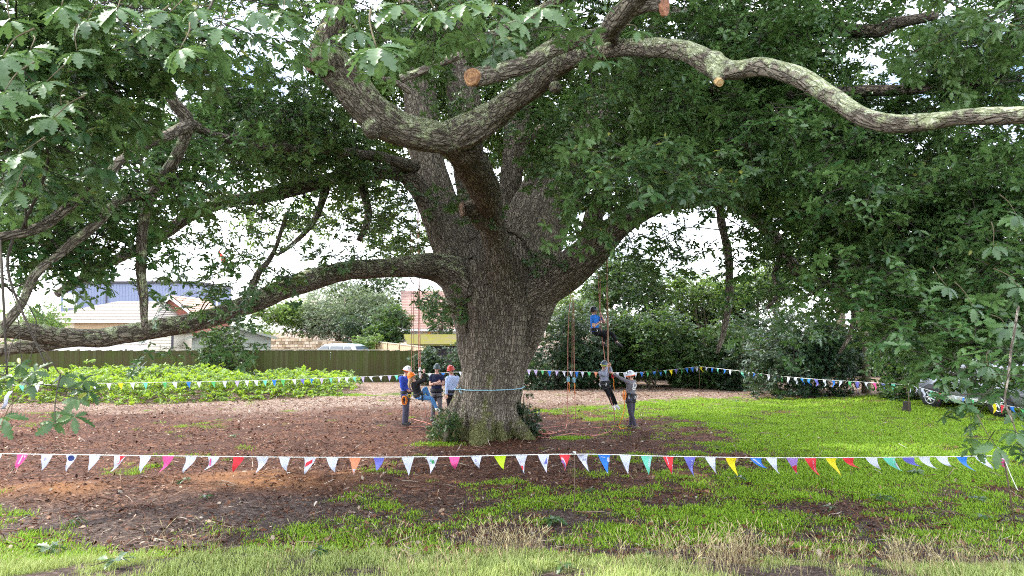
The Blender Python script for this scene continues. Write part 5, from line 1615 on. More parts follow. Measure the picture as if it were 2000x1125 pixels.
    if helmet:
        b = MB()
        secs = []
        for th, k, fk in ((-.10, 1.0, 1.0), (.0, 1.04, 1.03), (.3, 1.0, 1.0), (.65, .83, .83), (1.0, .58, .58), (1.3, .30, .30), (1.5, .08, .08)):
            z = .145 * math.sin(max(th, -.2)) if th > 0 else th * .28
            secs.append([H + up * (z + .028) * sc + (fw * .132 * fk * math.cos(a) + sd * .108 * k * math.sin(a)) * sc - fw * .004 for a in np.linspace(0, 2 * np.pi, 24, endpoint=False)])
        b.add(*loft(secs))
        ho = b.build("helmet", helmet, root)
        b = MB()
        an = np.linspace(0, 2 * np.pi, 25)
        b.tube([H + up * .010 * sc + (fw * .136 * math.cos(a) + sd * .112 * math.sin(a)) * sc for a in an], .014 * sc, 6, False)
        b.build("rim", hlm_trim or helmet, ho)
        for s_ in (-1, 1):
            for k in range(2):
                b = MB()
                pth = [H + up * (.028 + (.149 + .004) * math.sin(t_)) * sc + (fw * (.02 + .07 * k - .045) + sd * s_ * .112 * math.cos(t_) * (.98 - .12 * k)) * sc for t_ in (.55, .75, .95)]
                b.tube(pth, .012 * sc, 6); b.build("vent", M['black_plastic'], ho)
        b = MB(); b.tube([H + sd * .082 * sc + fw * .02, H + sd * .05 * sc - up * .09 * sc + fw * .04 * sc, H - up * .118 * sc + fw * .045 * sc, H - sd * .05 * sc - up * .09 * sc + fw * .04 * sc, H - sd * .082 * sc + fw * .02], .008 * sc, 6, False)
        b.build("chin_strap", M['black_plastic'], ho)
    if harness:
        b = MB()
        ax = un(N - PV); c = hl(PV, N, .14); f_ = np.cross(ax, hp)
        for dz, rr in ((0, .030), (.03, .026), (-.03, .026)):
            b.tube([c + ax * dz + hp * (W[1] + .040) * math.cos(a) + f_ * (D[1] + .040) * math.sin(a) for a in np.linspace(0, 2 * np.pi, 21)], rr * sc, 6, False)
        for q in 'LR':
            h_, K = J['hip' + q], J['kn' + q]
            t_ = un(K - h_); cc_ = hl(h_, K, .22); l_ = un(np.cross(t_, (0.3, 1, 0.2))); m_ = np.cross(t_, l_)
            b.tube([cc_ + (l_ * math.cos(a) + m_ * math.sin(a)) * .108 * sc for a in np.linspace(0, 2 * np.pi, 15)], .022 * sc, 6, False)
            b.tube([cc_ + f_ * .10, c + f_ * (D[1] + .05)], .016, 5)
        ho = b.build("harness", M['harness'], root)
        if gear:
            for k, a in enumerate((.3, 1.3, 2.1, 3.6)):
                b = MB()
                p_ = c + hp * (W[1] + .055) * math.cos(a) + f_ * (D[1] + .055) * math.sin(a)
                b.tube([p_ + np.array((.02 * math.sin(u) , 0, -.06 + .05 * math.cos(u))) for u in np.linspace(0, 6.28, 11)], .009, 5, False)
                b.build("karabiner", M['steel'], ho)
    return root, {k: v + base for k, v in J.items()}, (fw, sd, up)
def joints(ox, oy, s, d, **kw):
    return {k: P(ox + v[0] / s, oy + v[1] / s, d + (v[2] if len(v) > 2 else 0)) for k, v in kw.items()}
def grounded(J, dz=0):
    for q in 'LR':
        for k in ('an', 'toe'): pass
    return J
hel = lambda n, c: plain(n, c, .35, .05, 6, 0)
navy, blue, ltblue = fabric("navy_cotton", (.014, .018, .050)), fabric("royal_blue_jacket", (.030, .065, .38)), fabric("pale_blue_shirt", (.40, .50, .74))
C1 = (740, 680, 6.25)
who = {}
who['jacket'] = person("person in bright blue hooded jacket and white orange helmet, supporting the hanging woman",
  joints(*C1, 22.67, head=(345, 283), neck=(322, 342), shR=(278, 372, -.16), shL=(338, 366, .17), elR=(282, 478, -.24), haR=(378, 528, -.16), elL=(352, 462, .22), haL=(405, 525, .16), pelvis=(330, 575), hipR=(322, 590, -.10), hipL=(342, 590, .10), knR=(318, 760, -.10), knL=(340, 752, .11), anR=(306, 915, -.10), anL=(332, 908, .12), toeR=(372, 938, -.14), toeL=(395, 928, .12)),
  (1, .35, -.1), top=blue, legs=fabric("slate_trousers", (.075, .075, .11)), shoes=plain("dark_boot", (.03, .028, .028)), helmet=hel("white_shell", (.72, .74, .78)), hlm_trim=hel("orange_rim", (.75, .16, .03)), hair=('hair_dark', False))
who['woman'] = person("person with fair ponytail and orange helmet, hanging back on a rope in blue jeans",
  joints(*C1, 22.25, head=(402, 350), neck=(432, 405), shR=(492, 418, -.15), shL=(462, 400, .13), elR=(566, 385, -.16), haR=(544, 268, -.12), elL=(520, 410, .16), haL=(508, 335, .02), pelvis=(486, 588), hipR=(505, 600, -.09), hipL=(510, 585, .10), knR=(640, 615, -.10), knL=(572, 490, .22), anR=(708, 738, -.12), anL=(628, 640, .26), toeR=(742, 776, -.13), toeL=(672, 655, .28)),
  (.55, .65, .35), sc=.95, top=fabric("black_top", (.012, .012, .014)), legs=fabric("blue_jeans", (.075, .20, .42)), shoes=plain("white_trainer", (.75, .75, .74)), helmet=hel("orange_shell", (.85, .20, .015)), hair=('hair_fair', True), female=True)
who['navy'] = person("person in navy polo shirt and dark green helmet standing with folded arms",
  joints(*C1, 23.9, head=(708, 252), neck=(708, 318), shR=(642, 350), shL=(774, 350), elR=(628, 445, -.05), haR=(748, 408, -.20), elL=(786, 432, -.05), haL=(662, 440, -.22), pelvis=(702, 545), hipR=(672, 565), hipL=(735, 565), knR=(664, 715, -.03), knL=(746, 700, -.05), anR=(655, 858), anL=(752, 850), toeR=(640, 884, -.20), toeL=(762, 872, -.2)),
  (-.05, -1, -.05), top=navy, top_long=False, legs=fabric("grey_trousers", (.13, .12, .13)), shoes=plain("grey_shoe", (.10, .10, .09)), helmet=hel("dark_green_shell", (.045, .075, .075)), hair=('hair_dark', False))
who['shirt'] = person("person in pale blue shirt and red helmet looking down beside the oak trunk",
  joints(*C1, 23.4, head=(880, 272), neck=(893, 334), shR=(842, 372, -.05), shL=(958, 366, .06), elR=(828, 480, -.10), haR=(828, 605, -.16), elL=(972, 490, 0), haL=(930, 612, -.10), pelvis=(882, 560), hipR=(855, 575), hipL=(912, 575), knR=(862, 715, -.05), knL=(920, 705), anR=(862, 850), anL=(922, 846), toeR=(842, 874, -.18), toeL=(908, 868, -.2)),
  (-.55, -1, -.35), skin='skin_tan', top=ltblue, legs=fabric("black_trousers", (.014, .014, .018)), shoes=plain("black_shoe", (.02, .02, .02)), helmet=hel("red_shell", (.50, .05, .035)), hair=('hair_dark', False))
C2 = (1140, 590, 11.25)
who['climber'] = person("person in blue t-shirt and dark helmet sitting high on a climbing rope",
  joints(*C2, 22.4, head=(222, 200), neck=(222, 275), shR=(212, 345, -.15), shL=(290, 330, .15), elR=(215, 538, -.20), haR=(385, 415, -.06), elL=(462, 462, .16), haL=(366, 248, .05), pelvis=(255, 650), hipR=(275, 672, -.10), hipL=(285, 665, .10), knR=(500, 735, -.13), knL=(615, 690, .13), anR=(428, 905, -.10), anL=(738, 900, .14), toeR=(505, 985, -.12), toeL=(850, 985, .14)),
  (.85, .3, .15), sc=.90, top=fabric("blue_tshirt", (.025, .17, .62)), top_long=False, sleeve=.62, legs=fabric("black_leggings", (.010, .010, .013)), shoes=plain("black_trainer", (.02, .02, .022)), helmet=hel("black_shell", (.022, .022, .028)), hair=('hair_dark', False), ankle_bare=True)
C3 = (1150, 690, 7.03)
who['puller'] = person("person in grey jumper and green helmet leaning back on the thick rope in white trainers",
  joints(*C3, 22.0, head=(212, 172), neck=(202, 232), shR=(165, 272, -.15), shL=(238, 262, .14), elR=(222, 300, -.22), haR=(256, 152, -.04), elL=(305, 250, .12), haL=(281, 146, .04), pelvis=(225, 430), hipR=(225, 450, -.09), hipL=(245, 448, .09), knR=(280, 582, -.09), knL=(318, 570, .09), anR=(338, 722, -.08), anL=(382, 712, .09), toeR=(362, 782, -.10), toeL=(420, 775, .10)),
  (.75, .55, .35), sc=.92, top=fabric("grey_jumper", (.27, .29, .38)), legs=fabric("black_jeans", (.010, .010, .012)), shoes=plain("bright_trainer", (.80, .80, .80)), helmet=hel("olive_shell", (.06, .085, .12)), hlm_trim=hel("lime_rim", (.45, .60, .04)), hair=('hair_fair', False), female=True)
who['helper'] = person("person in grey long sleeved top and white orange helmet reaching out to the rope",
  joints(*C3, 21.9, head=(572, 312), neck=(584, 366), shL=(548, 398, -.13), shR=(618, 396, .16), elL=(440, 345, -.12), haL=(298, 262, -.05), elR=(492, 372, .22), haR=(322, 272, .12), pelvis=(572, 605), hipL=(552, 625, -.09), hipR=(598, 625, .09), knL=(572, 800, -.08), knR=(595, 800, .10), anL=(640, 1002, -.08), anR=(572, 985, .12), toeL=(592, 1032, -.12), toeR=(526, 1012, .12)),
  (-.9, .25, .05), top=fabric("grey_top", (.16, .15, .17)), legs=fabric("charcoal_trousers", (.055, .052, .075)), shoes=plain("brown_boot", (.09, .065, .05)), helmet=hel("pale_shell", (.70, .73, .80)), hlm_trim=hel("bright_orange_rim", (.85, .15, .02)), hair=('hair_dark', False))
def part_on(who_, mb, name, mat):
    r_ = who[who_][0]
    o = mb.build(name, mat, r_)
    o.matrix_parent_inverse = Matrix.Translation(-r_.location)
    return o
# emblem on the back of the grey top: a white ring above two short strokes
t_ = who['helper'][1]; m = px_m(21.9)
b = MB()
def em(x, y): return P(1150 + x / 7.03, 690 + y / 7.03, 21.66)
b.tube([em(630 + 20 * math.cos(a), 440 + 34 * math.sin(a)) for a in np.linspace(0, 6.28, 19)], .012, 6, False)
b.tube([em(612, 472), em(640, 466)], .012, 6); b.tube([em(606, 498), em(638, 492)], .020, 6); b.tube([em(604, 470), em(600, 505)], .010, 6)
part_on('helper', b, "emblem", M['white_paint'])
# hood of the blue jacket, loose gear on the belts
b = MB(); b.ell(P(740 + 268 / 6.25, 680 + 362 / 6.25, 22.62), ((.075, 0, .02), (0, .13, 0), (0, 0, .06)), 12, 8); part_on('jacket', b, "hood", blue)
M['orange_rope'] = fabric("orange_cord", (.80, .26, .05))
M['pink_rope'] = fabric("salmon_rope", (.46, .20, .155))
M['tan_rope'] = fabric("tan_rope", (.30, .175, .115))
M['cyan_rope'] = fabric("pale_blue_rope", (.30, .52, .62))
b = MB()
for k in range(4):
    b.tube([P(740 + (305 + 26 * math.sin(a) + 5 * k) / 6.25, 680 + (640 + 52 * math.cos(a)) / 6.25, 22.42 + .02 * k) for a in np.linspace(0, 6.28, 17)], .013, 5, False)
part_on('jacket', b, "rope_loop", M['orange_rope'])
b = MB(); b.ell(P(740 + 372 / 6.25, 680 + 585 / 6.25, 22.44), ((.06, 0, 0), (0, .05, 0), (0, 0, .06)), 10, 8); part_on('jacket', b, "pouch", plain("black_pouch", (.02, .02, .02)))
b = MB(); b.tube([P(740 + (372 + 17 * math.cos(a)) / 6.25, 680 + (583 + 17 * math.sin(a)) / 6.25, 22.38) for a in np.linspace(0, 6.28, 15)], .010, 5, False); part_on('jacket', b, "yellow_ring", plain("yellow_ring", (.7, .5, .03)))
b = MB()
for k in range(3):
    b.tube([P(1150 + (488 + (14 + 4 * k) * math.sin(a)) / 7.03, 690 + (575 + 62 * math.cos(a)) / 7.03, 21.7 + .02 * k) for a in np.linspace(0, 6.28, 17)], .012, 5, False)
b.tube([P(1150 + 488 / 7.03, 690 + 515 / 7.03, 21.7), P(1150 + 530 / 7.03, 690 + 580 / 7.03, 21.75)], .012, 5)
part_on('helper', b, "rope_hank", M['orange_rope'])
# ------------------------------------------------------------------ ropes
def rope(label, pts, mat, r=.011, name="climbing_rope", n=6, group="climbing ropes hanging from the oak"):
    s = smooth_path(np.array([p[:] for p in pts]), n)
    b = MB(); b.tube(s, r, 6)
    c = s[-1]
    o = b.build(name, mat)
    return tag(o, label, "rope", group)
def hang(px0, py0, px1, py1, d, extra=()):
    a, e = P(px0, py0, d), P(px1, py1, d)
    return [a, a.lerp(e, .35), a.lerp(e, .7), e] + list(extra)
def on_ground(px, py, lift=.012):
    """point of the ground the photograph shows at a pixel"""
    lo, hi = 6.0, 45.0
    for _ in range(40):
        md = (lo + hi) / 2
        p = P(px, py, md)
        if p.z > gz(p.x, md): lo = md
        else: hi = md
    return Vector((p.x, md, gz(p.x, md) + lift))
OR, PK, TN = M['orange_rope'], M['pink_rope'], M['tan_rope']
rope("pinkish rope carrying the woman with the orange helmet, the thicker of the left four", hang(817, 345, 821, 738, 22.25), PK, .015)
rope("thin tan rope farthest left of the four beside the blue jacket", hang(802, 405, 804, 735, 22.6), TN, .0095)
rope("thin tan rope second from left beside the blue jacket", hang(805, 400, 809, 737, 22.8), TN, .0095)
rope("thin pale rope close beside the thick pink rope of the orange helmet", hang(815, 345, 818, 730, 22.5), PK, .012)
rope("single tan rope hanging along the left edge of the oak trunk", hang(902, 640, 902, 735, 23.2), TN, .010)
rope("orange ended rope left of two free ones, reaching the ground right of the oak", [P(1119, 520, 22.6), P(1110, 640, 22.6), P(1109, 740, 22.6), P(1108, 815, 22.5), on_ground(1104, 838), on_ground(1088, 845), on_ground(1062, 851)], PK, .011)
rope("short free rope ending in a knot above the bunting", hang(1118, 515, 1117, 733, 22.9), TN, .0095)
rope("right one of the free ropes, running down to a loop on the ground", [P(1121, 515, 22.6), P(1121, 640, 22.6), P(1122, 760, 22.6), P(1124, 812, 22.5), on_ground(1121, 826), on_ground(1100, 832), on_ground(1050, 838)], PK, .011)
rope("rope gripped by the climber in the blue t-shirt", [P(1168, 520, 22.4), P(1171, 600, 22.36), P(1174, 640, 22.3), P(1181, 700, 22.2), P(1184, 730, 22.0), P(1190, 770, 21.9), P(1199, 800, 21.8), on_ground(1200, 824), on_ground(1197, 838), on_ground(1180, 848), on_ground(1150, 853), on_ground(1126, 849)], PK, .011)
rope("thin tan rope left of the blue climber's hands", hang(1172, 500, 1173, 640, 22.6), TN, .0095)
rope("thick brown rope with bunched strands right of the blue climber", hang(1185, 470, 1188, 735, 22.05), M['tan_rope'], .027)
rope("yellow orange rope hanging from the belt of the man in grey", [P(1219, 772, 21.75), P(1219, 800, 21.75), P(1213, 822, 21.7), on_ground(1209, 833), on_ground(1214, 838), on_ground(1226, 836)], OR, .011)
for lab, pts in (("pink rope tail lying straight across the mulch to the man in grey", [(1045, 850), (1080, 844), (1140, 838), (1200, 834), (1222, 835)]),
                 ("pink rope tail curving over the mulch right of the ivy bush", [(1042, 852), (1070, 856), (1100, 850), (1128, 847), (1160, 851), (1185, 845)]),
                 ("pink rope tail lying in two bends below the blue jacketed man", [(784, 837), (815, 833), (842, 838), (862, 842)]),
                 ("pink rope tail running from the woman's feet to the holly bush", [(803, 818), (820, 823), (838, 828), (856, 834)])):
    rope(lab, [on_ground(*q) for q in pts], PK, .011, group="rope tails lying on the ground")
rope("slack pink rope dropping from the hanging woman to the ground", [P(803, 780, 22.4), P(803, 805, 22.4), on_ground(804, 822), on_ground(812, 826)], PK, .010, group="rope tails lying on the ground")
rope("second slack pink rope under the hanging woman's legs", [P(828, 785, 22.3), P(832, 810, 22.3), on_ground(834, 830), on_ground(822, 834), on_ground(795, 835)], PK, .010, group="rope tails lying on the ground")
# coiled end
b = MB(); c = on_ground(1051, 850)
for k in range(5):
    rr = .14 + .04 * k
    b.tube([c + Vector((rr * 1.5 * math.cos(a) + .05 * math.sin(k * 3), rr * math.sin(a), .02 + .012 * k + .01 * math.sin(3 * a))) for a in np.linspace(0, 6.28, 25)], .014, 6, False)
tag(b.build("rope_coil", PK), "loose pink rope coil on the mulch beside the ivy bush", "rope")
# knots and hanging devices
def knot(label, px, py, d, mat, tail=True):
    c = P(px, py, d)
    h = empty("rope_knot", c); tag(h, label, "knot")
    b = MB()
    for k in range(4): b.tube([(.035 * math.cos(a), .03 * math.sin(a), .03 * k - .05 + .02 * math.sin(a)) for a in np.linspace(0, 6.28, 11)], .014, 5, False)
    b.build("wraps", mat, h)
    if tail:
        b = MB(); b.tube([(0, 0, -.05), (.03, 0, -.18), (.02, 0, -.30), (.05, 0, -.42)], .012, 5); b.build("tail", OR, h)
    return h
knot("blue friction knot on the free orange ended rope", 1110, 741, 22.55, M['cyan_rope'])
knot("blue friction knot on the right free rope", 1121, 742, 22.55, M['cyan_rope'])
knot("orange knot dangling by the left edge of the oak trunk", 903, 742, 23.15, OR)
knot("red knot and tail beside the helper's outstretched hand", 1197, 733, 21.9, fabric("red_cord", (.6, .05, .08)))
c = P(820, 728, 22.2)
h = empty("rope_pulley", c); tag(h, "silver rope device in front of the woman in the orange helmet", "pulley")
MB().box((-.03, -.02, -.16), (.03, .02, .16)).build("side_plate", M['steel'], h, False, .01)
MB().tube([(0, -.035, .06), (0, .035, .06)], .05, 14).build("wheel", M['steel'], h)
# pale blue rope tied round the trunk
z0 = P(950, 763, 19.4)[2]
sel = (np.abs(V2[:, 2] - z0 - .02 * (V2[:, 0] + 1)) < .07) & (np.hypot(V2[:, 0] - tc[0], V2[:, 1] - tc[1]) < 2.0)
q = V2[sel]; c0 = q[:, :2].mean(0)
ang = np.arctan2(q[:, 1] - c0[1], q[:, 0] - c0[0]); rad = np.hypot(q[:, 0] - c0[0], q[:, 1] - c0[1])
pts = []
for k in range(64):
    a = k * 2 * math.pi / 64
    m_ = np.abs((ang - a + np.pi) % (2 * np.pi) - np.pi) < .09
    rr = rad[m_].max() if m_.any() else rad.mean()
    pts.append((a, rr))
rr = np.array([p_[1] for p_ in pts]); rr = np.maximum(rr, (np.roll(rr, 1) + np.roll(rr, -1)) / 2)
b = MB(); b.tube([(c0[0] + (rr[i % 64] + .012) * math.cos(i * 2 * math.pi / 64), c0[1] + (rr[i % 64] + .012) * math.sin(i * 2 * math.pi / 64), z0 + .02 * math.cos(i * 2 * math.pi / 64)) for i in range(65)], .014, 6, False)
b.tube([P(900, 757, 19.9), P(897, 764, 19.75), P(903, 768, 19.7)], .013, 6)
tag(b.build("trunk_rope", M['cyan_rope']), "pale blue rope tied round the oak trunk at waist height", "rope")

# ------------------------------------------------------------------ bunting
def flag_mat(n, c):
    t = NT(n)
    t.fin(t.mix(t.noise(t.obj(), 18, 3), c3(c, .92), c3(c, 1.05)), .6, .25)
    tr = t.new("BsdfTranslucent"); t.set(tr.inputs['Color'], c3(c, .9)); ms = t.new("MixShader"); ms.inputs[0].default_value = .25
    t.l.new(t.p.outputs[0], ms.inputs[1]); t.l.new(tr.outputs[0], ms.inputs[2]); t.l.new(ms.outputs[0], t.out.inputs[0])
    return t.m
FC = {k: flag_mat("flag_" + k, c) for k, c in dict(white=(.64, .67, .80), pink=(.80, .10, .32), red=(.72, .045, .06), blue=(.035, .20, .70), violet=(.17, .17, .58), yellow=(.80, .66, .02), mint=(.16, .60, .44), green=(.10, .46, .16), lime=(.50, .72, .03), orange=(.80, .30, .16), purple=(.32, .18, .50), grey=(.36, .35, .44), navy=(.03, .05, .20), lilac=(.48, .42, .68)).items()}
M['string'] = plain("white_tape", (.78, .78, .74), .7)
M['pole'] = plain("rusty_pole", (.11, .075, .045), .7)
def flag_map(W, H, lean, curl, wave, ph, tw=0.0):
    def f(u, v, off=0):
        """u -1..1 across, v 0..1 down the flag"""
        w = W / 2 * u
        x = w + lean * H * v ** 1.6
        z = -H * v * (1 - curl * v * .5)
        y = wave * math.sin(5 * v + ph) * v + .03 * u * v * wave * 10 - off
        a = tw * v
        return (w * math.cos(a) + lean * H * v ** 1.6, y + w * math.sin(a), z)
    return f
def prints(kind, f, o):
    def poly(nm, uv, c, off=.004):
        # polygon in flag coordinates, laid a hair in front of the cloth
        n = len(uv); cu, cv = sum(q[0] for q in uv) / n, sum(q[1] for q in uv) / n
        b = MB()
        v = [f(cu, cv, off)] + [f(u, w, off) for u, w in uv]
        b.add(v, [(0, 1 + i, 1 + (i + 1) % n) for i in range(n)])
        b.build(nm, FC[c], o)
    def circ(cu, cv, ru, rv, c, off=.004, n=16): poly("print", [(cu + ru * math.cos(a), cv + rv * math.sin(a)) for a in np.linspace(0, 2 * np.pi, n, endpoint=False)], c, off)
    def seg(a, b_, w, c, off=.004):
        poly("print", [(a[0] - w, a[1]), (a[0] + w, a[1]), (b_[0] + w, b_[1]), (b_[0] - w, b_[1])], c, off)
    if kind == 'oval': circ(0, .18, .62, .16, 'navy'); seg((-.30, .55), (-.12, .70), .18, 'grey')
    elif kind == 'topred': poly("print", [(.0, .02), (.95, .02), (.5, .42), (.1, .52)], 'red')
    elif kind == 'stripe': seg((-.45, .10), (-.1, .60), .14, 'pink')
    elif kind == 'pinkwhite': seg((.15, .05), (.05, .55), .10, 'white'); circ(.5, .12, .18, .07, 'white'); poly("print", [(-.15, .78), (.15, .78), (.0, .98)], 'white')
    elif kind == 'mark': circ(-.2, .25, .16, .10, 'lilac')
    elif kind == 'redband': poly("print", [(-.55, .30), (.50, .10), (.45, .30), (-.40, .52)], 'red')
    elif kind == 'redstroke':
        for k in range(3): seg((-.55 + .10 * k, .22 + .10 * k), (-.15 + .06 * k, .20 + .10 * k), .10, 'red')
        poly("print", [(-.35, .55), (.15, .60), (.1, .75), (-.2, .80)], 'red')
    elif kind == 'vtri': poly("print", [(.55, .12), (.40, .50), (-.10, .50)], 'violet')
    elif kind == 'arc':
        for k in range(7):
            a0, a1 = .15 + k * .20, .15 + (k + 1) * .20
            g_ = lambda a, r: (-.75 + r * math.sin(a), .85 - r * .72 * math.cos(a))
            poly("print", [g_(a0, 1.0), g_(a1, 1.0), g_(a1, .86), g_(a0, .86)], 'white'); poly("print", [g_(a0, .84), g_(a1, .84), g_(a1, .62), g_(a0, .62)], 'purple')
    elif kind == 'letterA':
        poly("print", [(-.9, .01), (.6, .01), (-.4, .14)], 'grey')
        poly("print", [(-.30, .36), (.20, .22), (.24, .36)], 'grey'); seg((.45, .25), (.45, .55), .08, 'grey'); seg((.1, .52), (.5, .50), .1, 'grey')
    elif kind == 'bluecrest': seg((-.5, .10), (.10, .16), .16, 'white'); circ(.62, .26, .22, .14, 'white'); poly("print", [(-.1, .88), (.1, .88), (0, .99)], 'white')
    elif kind == 'mintscript':
        for k in range(5): circ(.55 - .07 * k, .10 + .11 * k, .16, .05, 'white'); 
        for k in range(5): circ(.55 - .07 * k, .10 + .11 * k, .08, .022, 'mint', .007)
    elif kind == 'redwhite': seg((-.35, .04), (-.2, .42), .06, 'white'); seg((.5, .45), (.1, .95), .06, 'white')
    elif kind == 'bluestripe': poly("print", [(-.7, .05), (-.3, .05), (.2, .55), (.0, .70)], 'white')
    elif kind == 'half': poly("print", [(-.45, .50), (.45, .40), (.1, .9), (-.1, .9)], 'red'); seg((-.4, .46), (.4, .38), .06, 'white', .006)
    elif kind == 'heart': circ(.15, .30, .26, .13, 'green'); circ(-.25, .2, .14, .08, 'mint')
    elif kind == 'orangebot': poly("print", [(-.3, .62), (.3, .62), (.05, .97), (-.05, .97)], 'white')
    elif kind == 'mintedge': seg((.6, .05), (.1, .8), .10, 'white')
    elif kind[:5] == 'text:':
        cu = bpy.data.curves.new("t", 'FONT'); cu.body = kind[5:]; cu.size = 1; cu.resolution_u = 2; cu.shear = .25
        to = bpy.data.objects.new("t", cu); COL.objects.link(to)
        me = bpy.data.meshes.new_from_object(to.evaluated_get(bpy.context.evaluated_depsgraph_get()))
        bpy.data.objects.remove(to)
        c = get_co(me); w = c[:, 0].max(); hgt = .42
        out = [f((.62 - .55 * (x_ / w)) - .45 * (1 - x_ / w * .6) * (1 - y_) * 1.1 + .08, .12 + .72 * x_ / w, .005) for x_, y_, _ in c]
        me.vertices.foreach_set('co', np.array(out).ravel()); me.update(); me.materials.clear(); me.materials.append(FC['white']); me.name = "lettering"
        link(bpy.data.objects.new("lettering", me), o)
def bunting(label, line, flags, W=.175, H=.275, r=.0065):
    """line: world points of the tape; flags: (arc position 0..1 or pixel, colour, lean, curl, print)"""
    s = smooth_path(np.array([p[:] for p in line]), 10)
    root = empty("bunting", s[0]); tag(root, label, "bunting", "bunting strung round the clearing")
    b = MB(); b.tube(s - s[0], r, 5); b.build("tape", M['string'], root)
    pxs = 1000 + FPX * s[:, 0] / s[:, 1] 
    for i, (px, c, lean, curl, pr) in enumerate(flags):
        j = int(np.clip(np.searchsorted(pxs, px), 1, len(s) - 1))
        t_ = (px - pxs[j - 1]) / max(1e-6, pxs[j] - pxs[j - 1])
        p = s[j - 1] + (s[j] - s[j - 1]) * t_
        dr = s[j] - s[j - 1]
        r_ = random.Random(i * 7 + int(px))
        f = flag_map(W * r_.uniform(.92, 1.08), H * r_.uniform(.92, 1.06), lean + r_.uniform(-.13, .13), curl, r_.uniform(.02, .10), r_.random() * 6, r_.uniform(-1.1, 1.1))
        n = 8; v = []; F = []
        for k in range(n + 1):
            q = k / n; hw = 1 - q
            if k == n: v.append(f(0, 1)); continue
            for u in (-hw, 0, hw): v.append(f(u, q))
        for k in range(n - 1):
            a = 3 * k
            F += [(a, a + 1, a + 4, a + 3), (a + 1, a + 2, a + 5, a + 4)]
        a = 3 * (n - 1); e = 3 * n
        F += [(a, a + 1, e), (a + 1, a + 2, e)]
        b = MB(); b.add(v, F)
        o = b.build("flag", FC[c], root)
        o.location = p - s[0] + np.array((0, 0, -.004))
        o.rotation_euler = (0, 0, math.atan2(dr[1], dr[0]))
        if pr: prints(pr, f, o)
    return root
D = 11.3
line = [P(x, y, d) for x, y, d in ((-150, 882, 11.7), (0, 886, 11.6), (300, 890, 11.4), (600, 893, 11.3), (850, 892, 11.3), (1120, 887, 11.3), (1300, 891, 11.25), (1500, 894, 11.25), (1750, 893, 11.25), (1959, 890, 11.3))]
fl = [(5,'white',-.5,.1,0),(54,'pink',-.45,.2,'pinkwhite'),(102,'white',-.4,.2,'mark'),(149,'white',-.3,.2,'oval'),(194,'white',-.3,.2,0),(243,'white',-.5,.1,'topred'),(292,'white',-.45,.0,0),(336,'pink',-.4,.3,0),(380,'white',-.35,.2,0),(424,'white',-.5,.6,'stripe'),(472,'red',-.3,.1,0),(518,'white',-.3,.3,0),(561,'white',0,.3,0),(610,'white',-.2,.1,'redband'),(653,'white',0,.3,0),(697,'orange',0,.1,'orangebot'),(743,'violet',0,.7,0),(799,'white',0,0,0),(846,'white',0,.3,'heart'),(889,'pink',.05,.6,0),(931,'white',.1,.7,'mark'),(977,'lime',.15,.4,0),(1018,'white',.05,0,'redstroke'),(1061,'white',.15,0,'vtri'),(1102,'red',.15,0,'arc'),(1136,'white',.3,.1,'letterA'),(1178,'blue',.2,0,'bluecrest'),(1219,'white',.2,-.2,0),(1260,'mint',.25,-.2,'mintscript'),(1302,'red',.2,-.15,'redwhite'),(1343,'violet',.3,-.1,'text:Mow'),(1383,'white',.35,.1,0),(1423,'yellow',.4,0,0),(1471,'blue',.6,.8,'bluestripe'),(1501,'white',.45,.1,0),(1541,'purple',.45,.1,'half'),(1576,'red',.5,.05,'text:ranilles'),(1616,'yellow',.5,-.1,0),(1649,'red',.7,.9,0),(1694,'white',.7,.5,0),(1728,'mint',.8,.5,'mintedge'),(1765,'violet',.9,1.0,0),(1796,'white',.8,.7,0),(1830,'white',.8,.9,0),(1869,'blue',.8,.4,0),(1905,'white',.85,.4,0),(1940,'pink',.75,.4,'pinkwhite')]
bunting("nearest line of flags, strung right across the foreground in front of the oak", line, fl)
cyc = ['white','blue','mint','white','lilac','blue','white','green','white','violet']
line = [P(x, y, d) for x, y, d in ((-60, 756, 25.6), (40, 752, 26.2), (240, 748, 28), (440, 744.5, 29.5), (600, 740, 31), (760, 733.5, 33.5), (905, 726, 35))]
xs = [48,78,152,188,217,240,263,288,326,345,372,392,420,442,466,485,503,520,538,555,577,593,611,630,648,664,679,694,710,726,745,762,775,840,866,880,900]
fl = [(x, ['mint','white','yellow','white','white','yellow','white','mint','green','white','blue','white','green','white','lilac','white','white','mint','blue','green','white','violet','blue','lilac','mint','white','white','mint','lilac','white','white','lilac','mint','white','blue','lilac','white'][i], .15, .15, 0) for i, x in enumerate(xs)]
bunting("rear left line of flags in front of brambles and board fence", line, fl)
line = [P(x, y, d) for x, y, d in ((1015, 721.5, 35.5), (1120, 725.5, 35.8), (1230, 727.5, 36), (1300, 723, 36.2), (1366, 715.5, 36.4))]
fl = [(x, c, .08, 0, 0) for x, c in zip((1033,1046,1059,1073,1087,1101,1115,1126,1137,1150,1163,1205,1219,1240,1252,1264,1276,1288,1298,1309,1319,1330,1340,1350,1359), ['lilac','lilac','green','blue','lilac','white','white','blue','white','green','orange','white','white','white','blue','green','blue','blue','mint','yellow','violet','green','blue','blue','white'])]
bunting("rear middle line of flags between oak trunk and its tall bend", line, fl)
line = [P(x, y, d) for x, y, d in ((1366, 715.5, 36.4), (1440, 724, 34), (1520, 734, 31.5), (1600, 741, 29), (1700, 747, 26.6), (1774, 752.5, 25), (1830, 766, 22.8), (1900, 780, 20.6), (1990, 796, 18.6), (2060, 803, 17.5))]
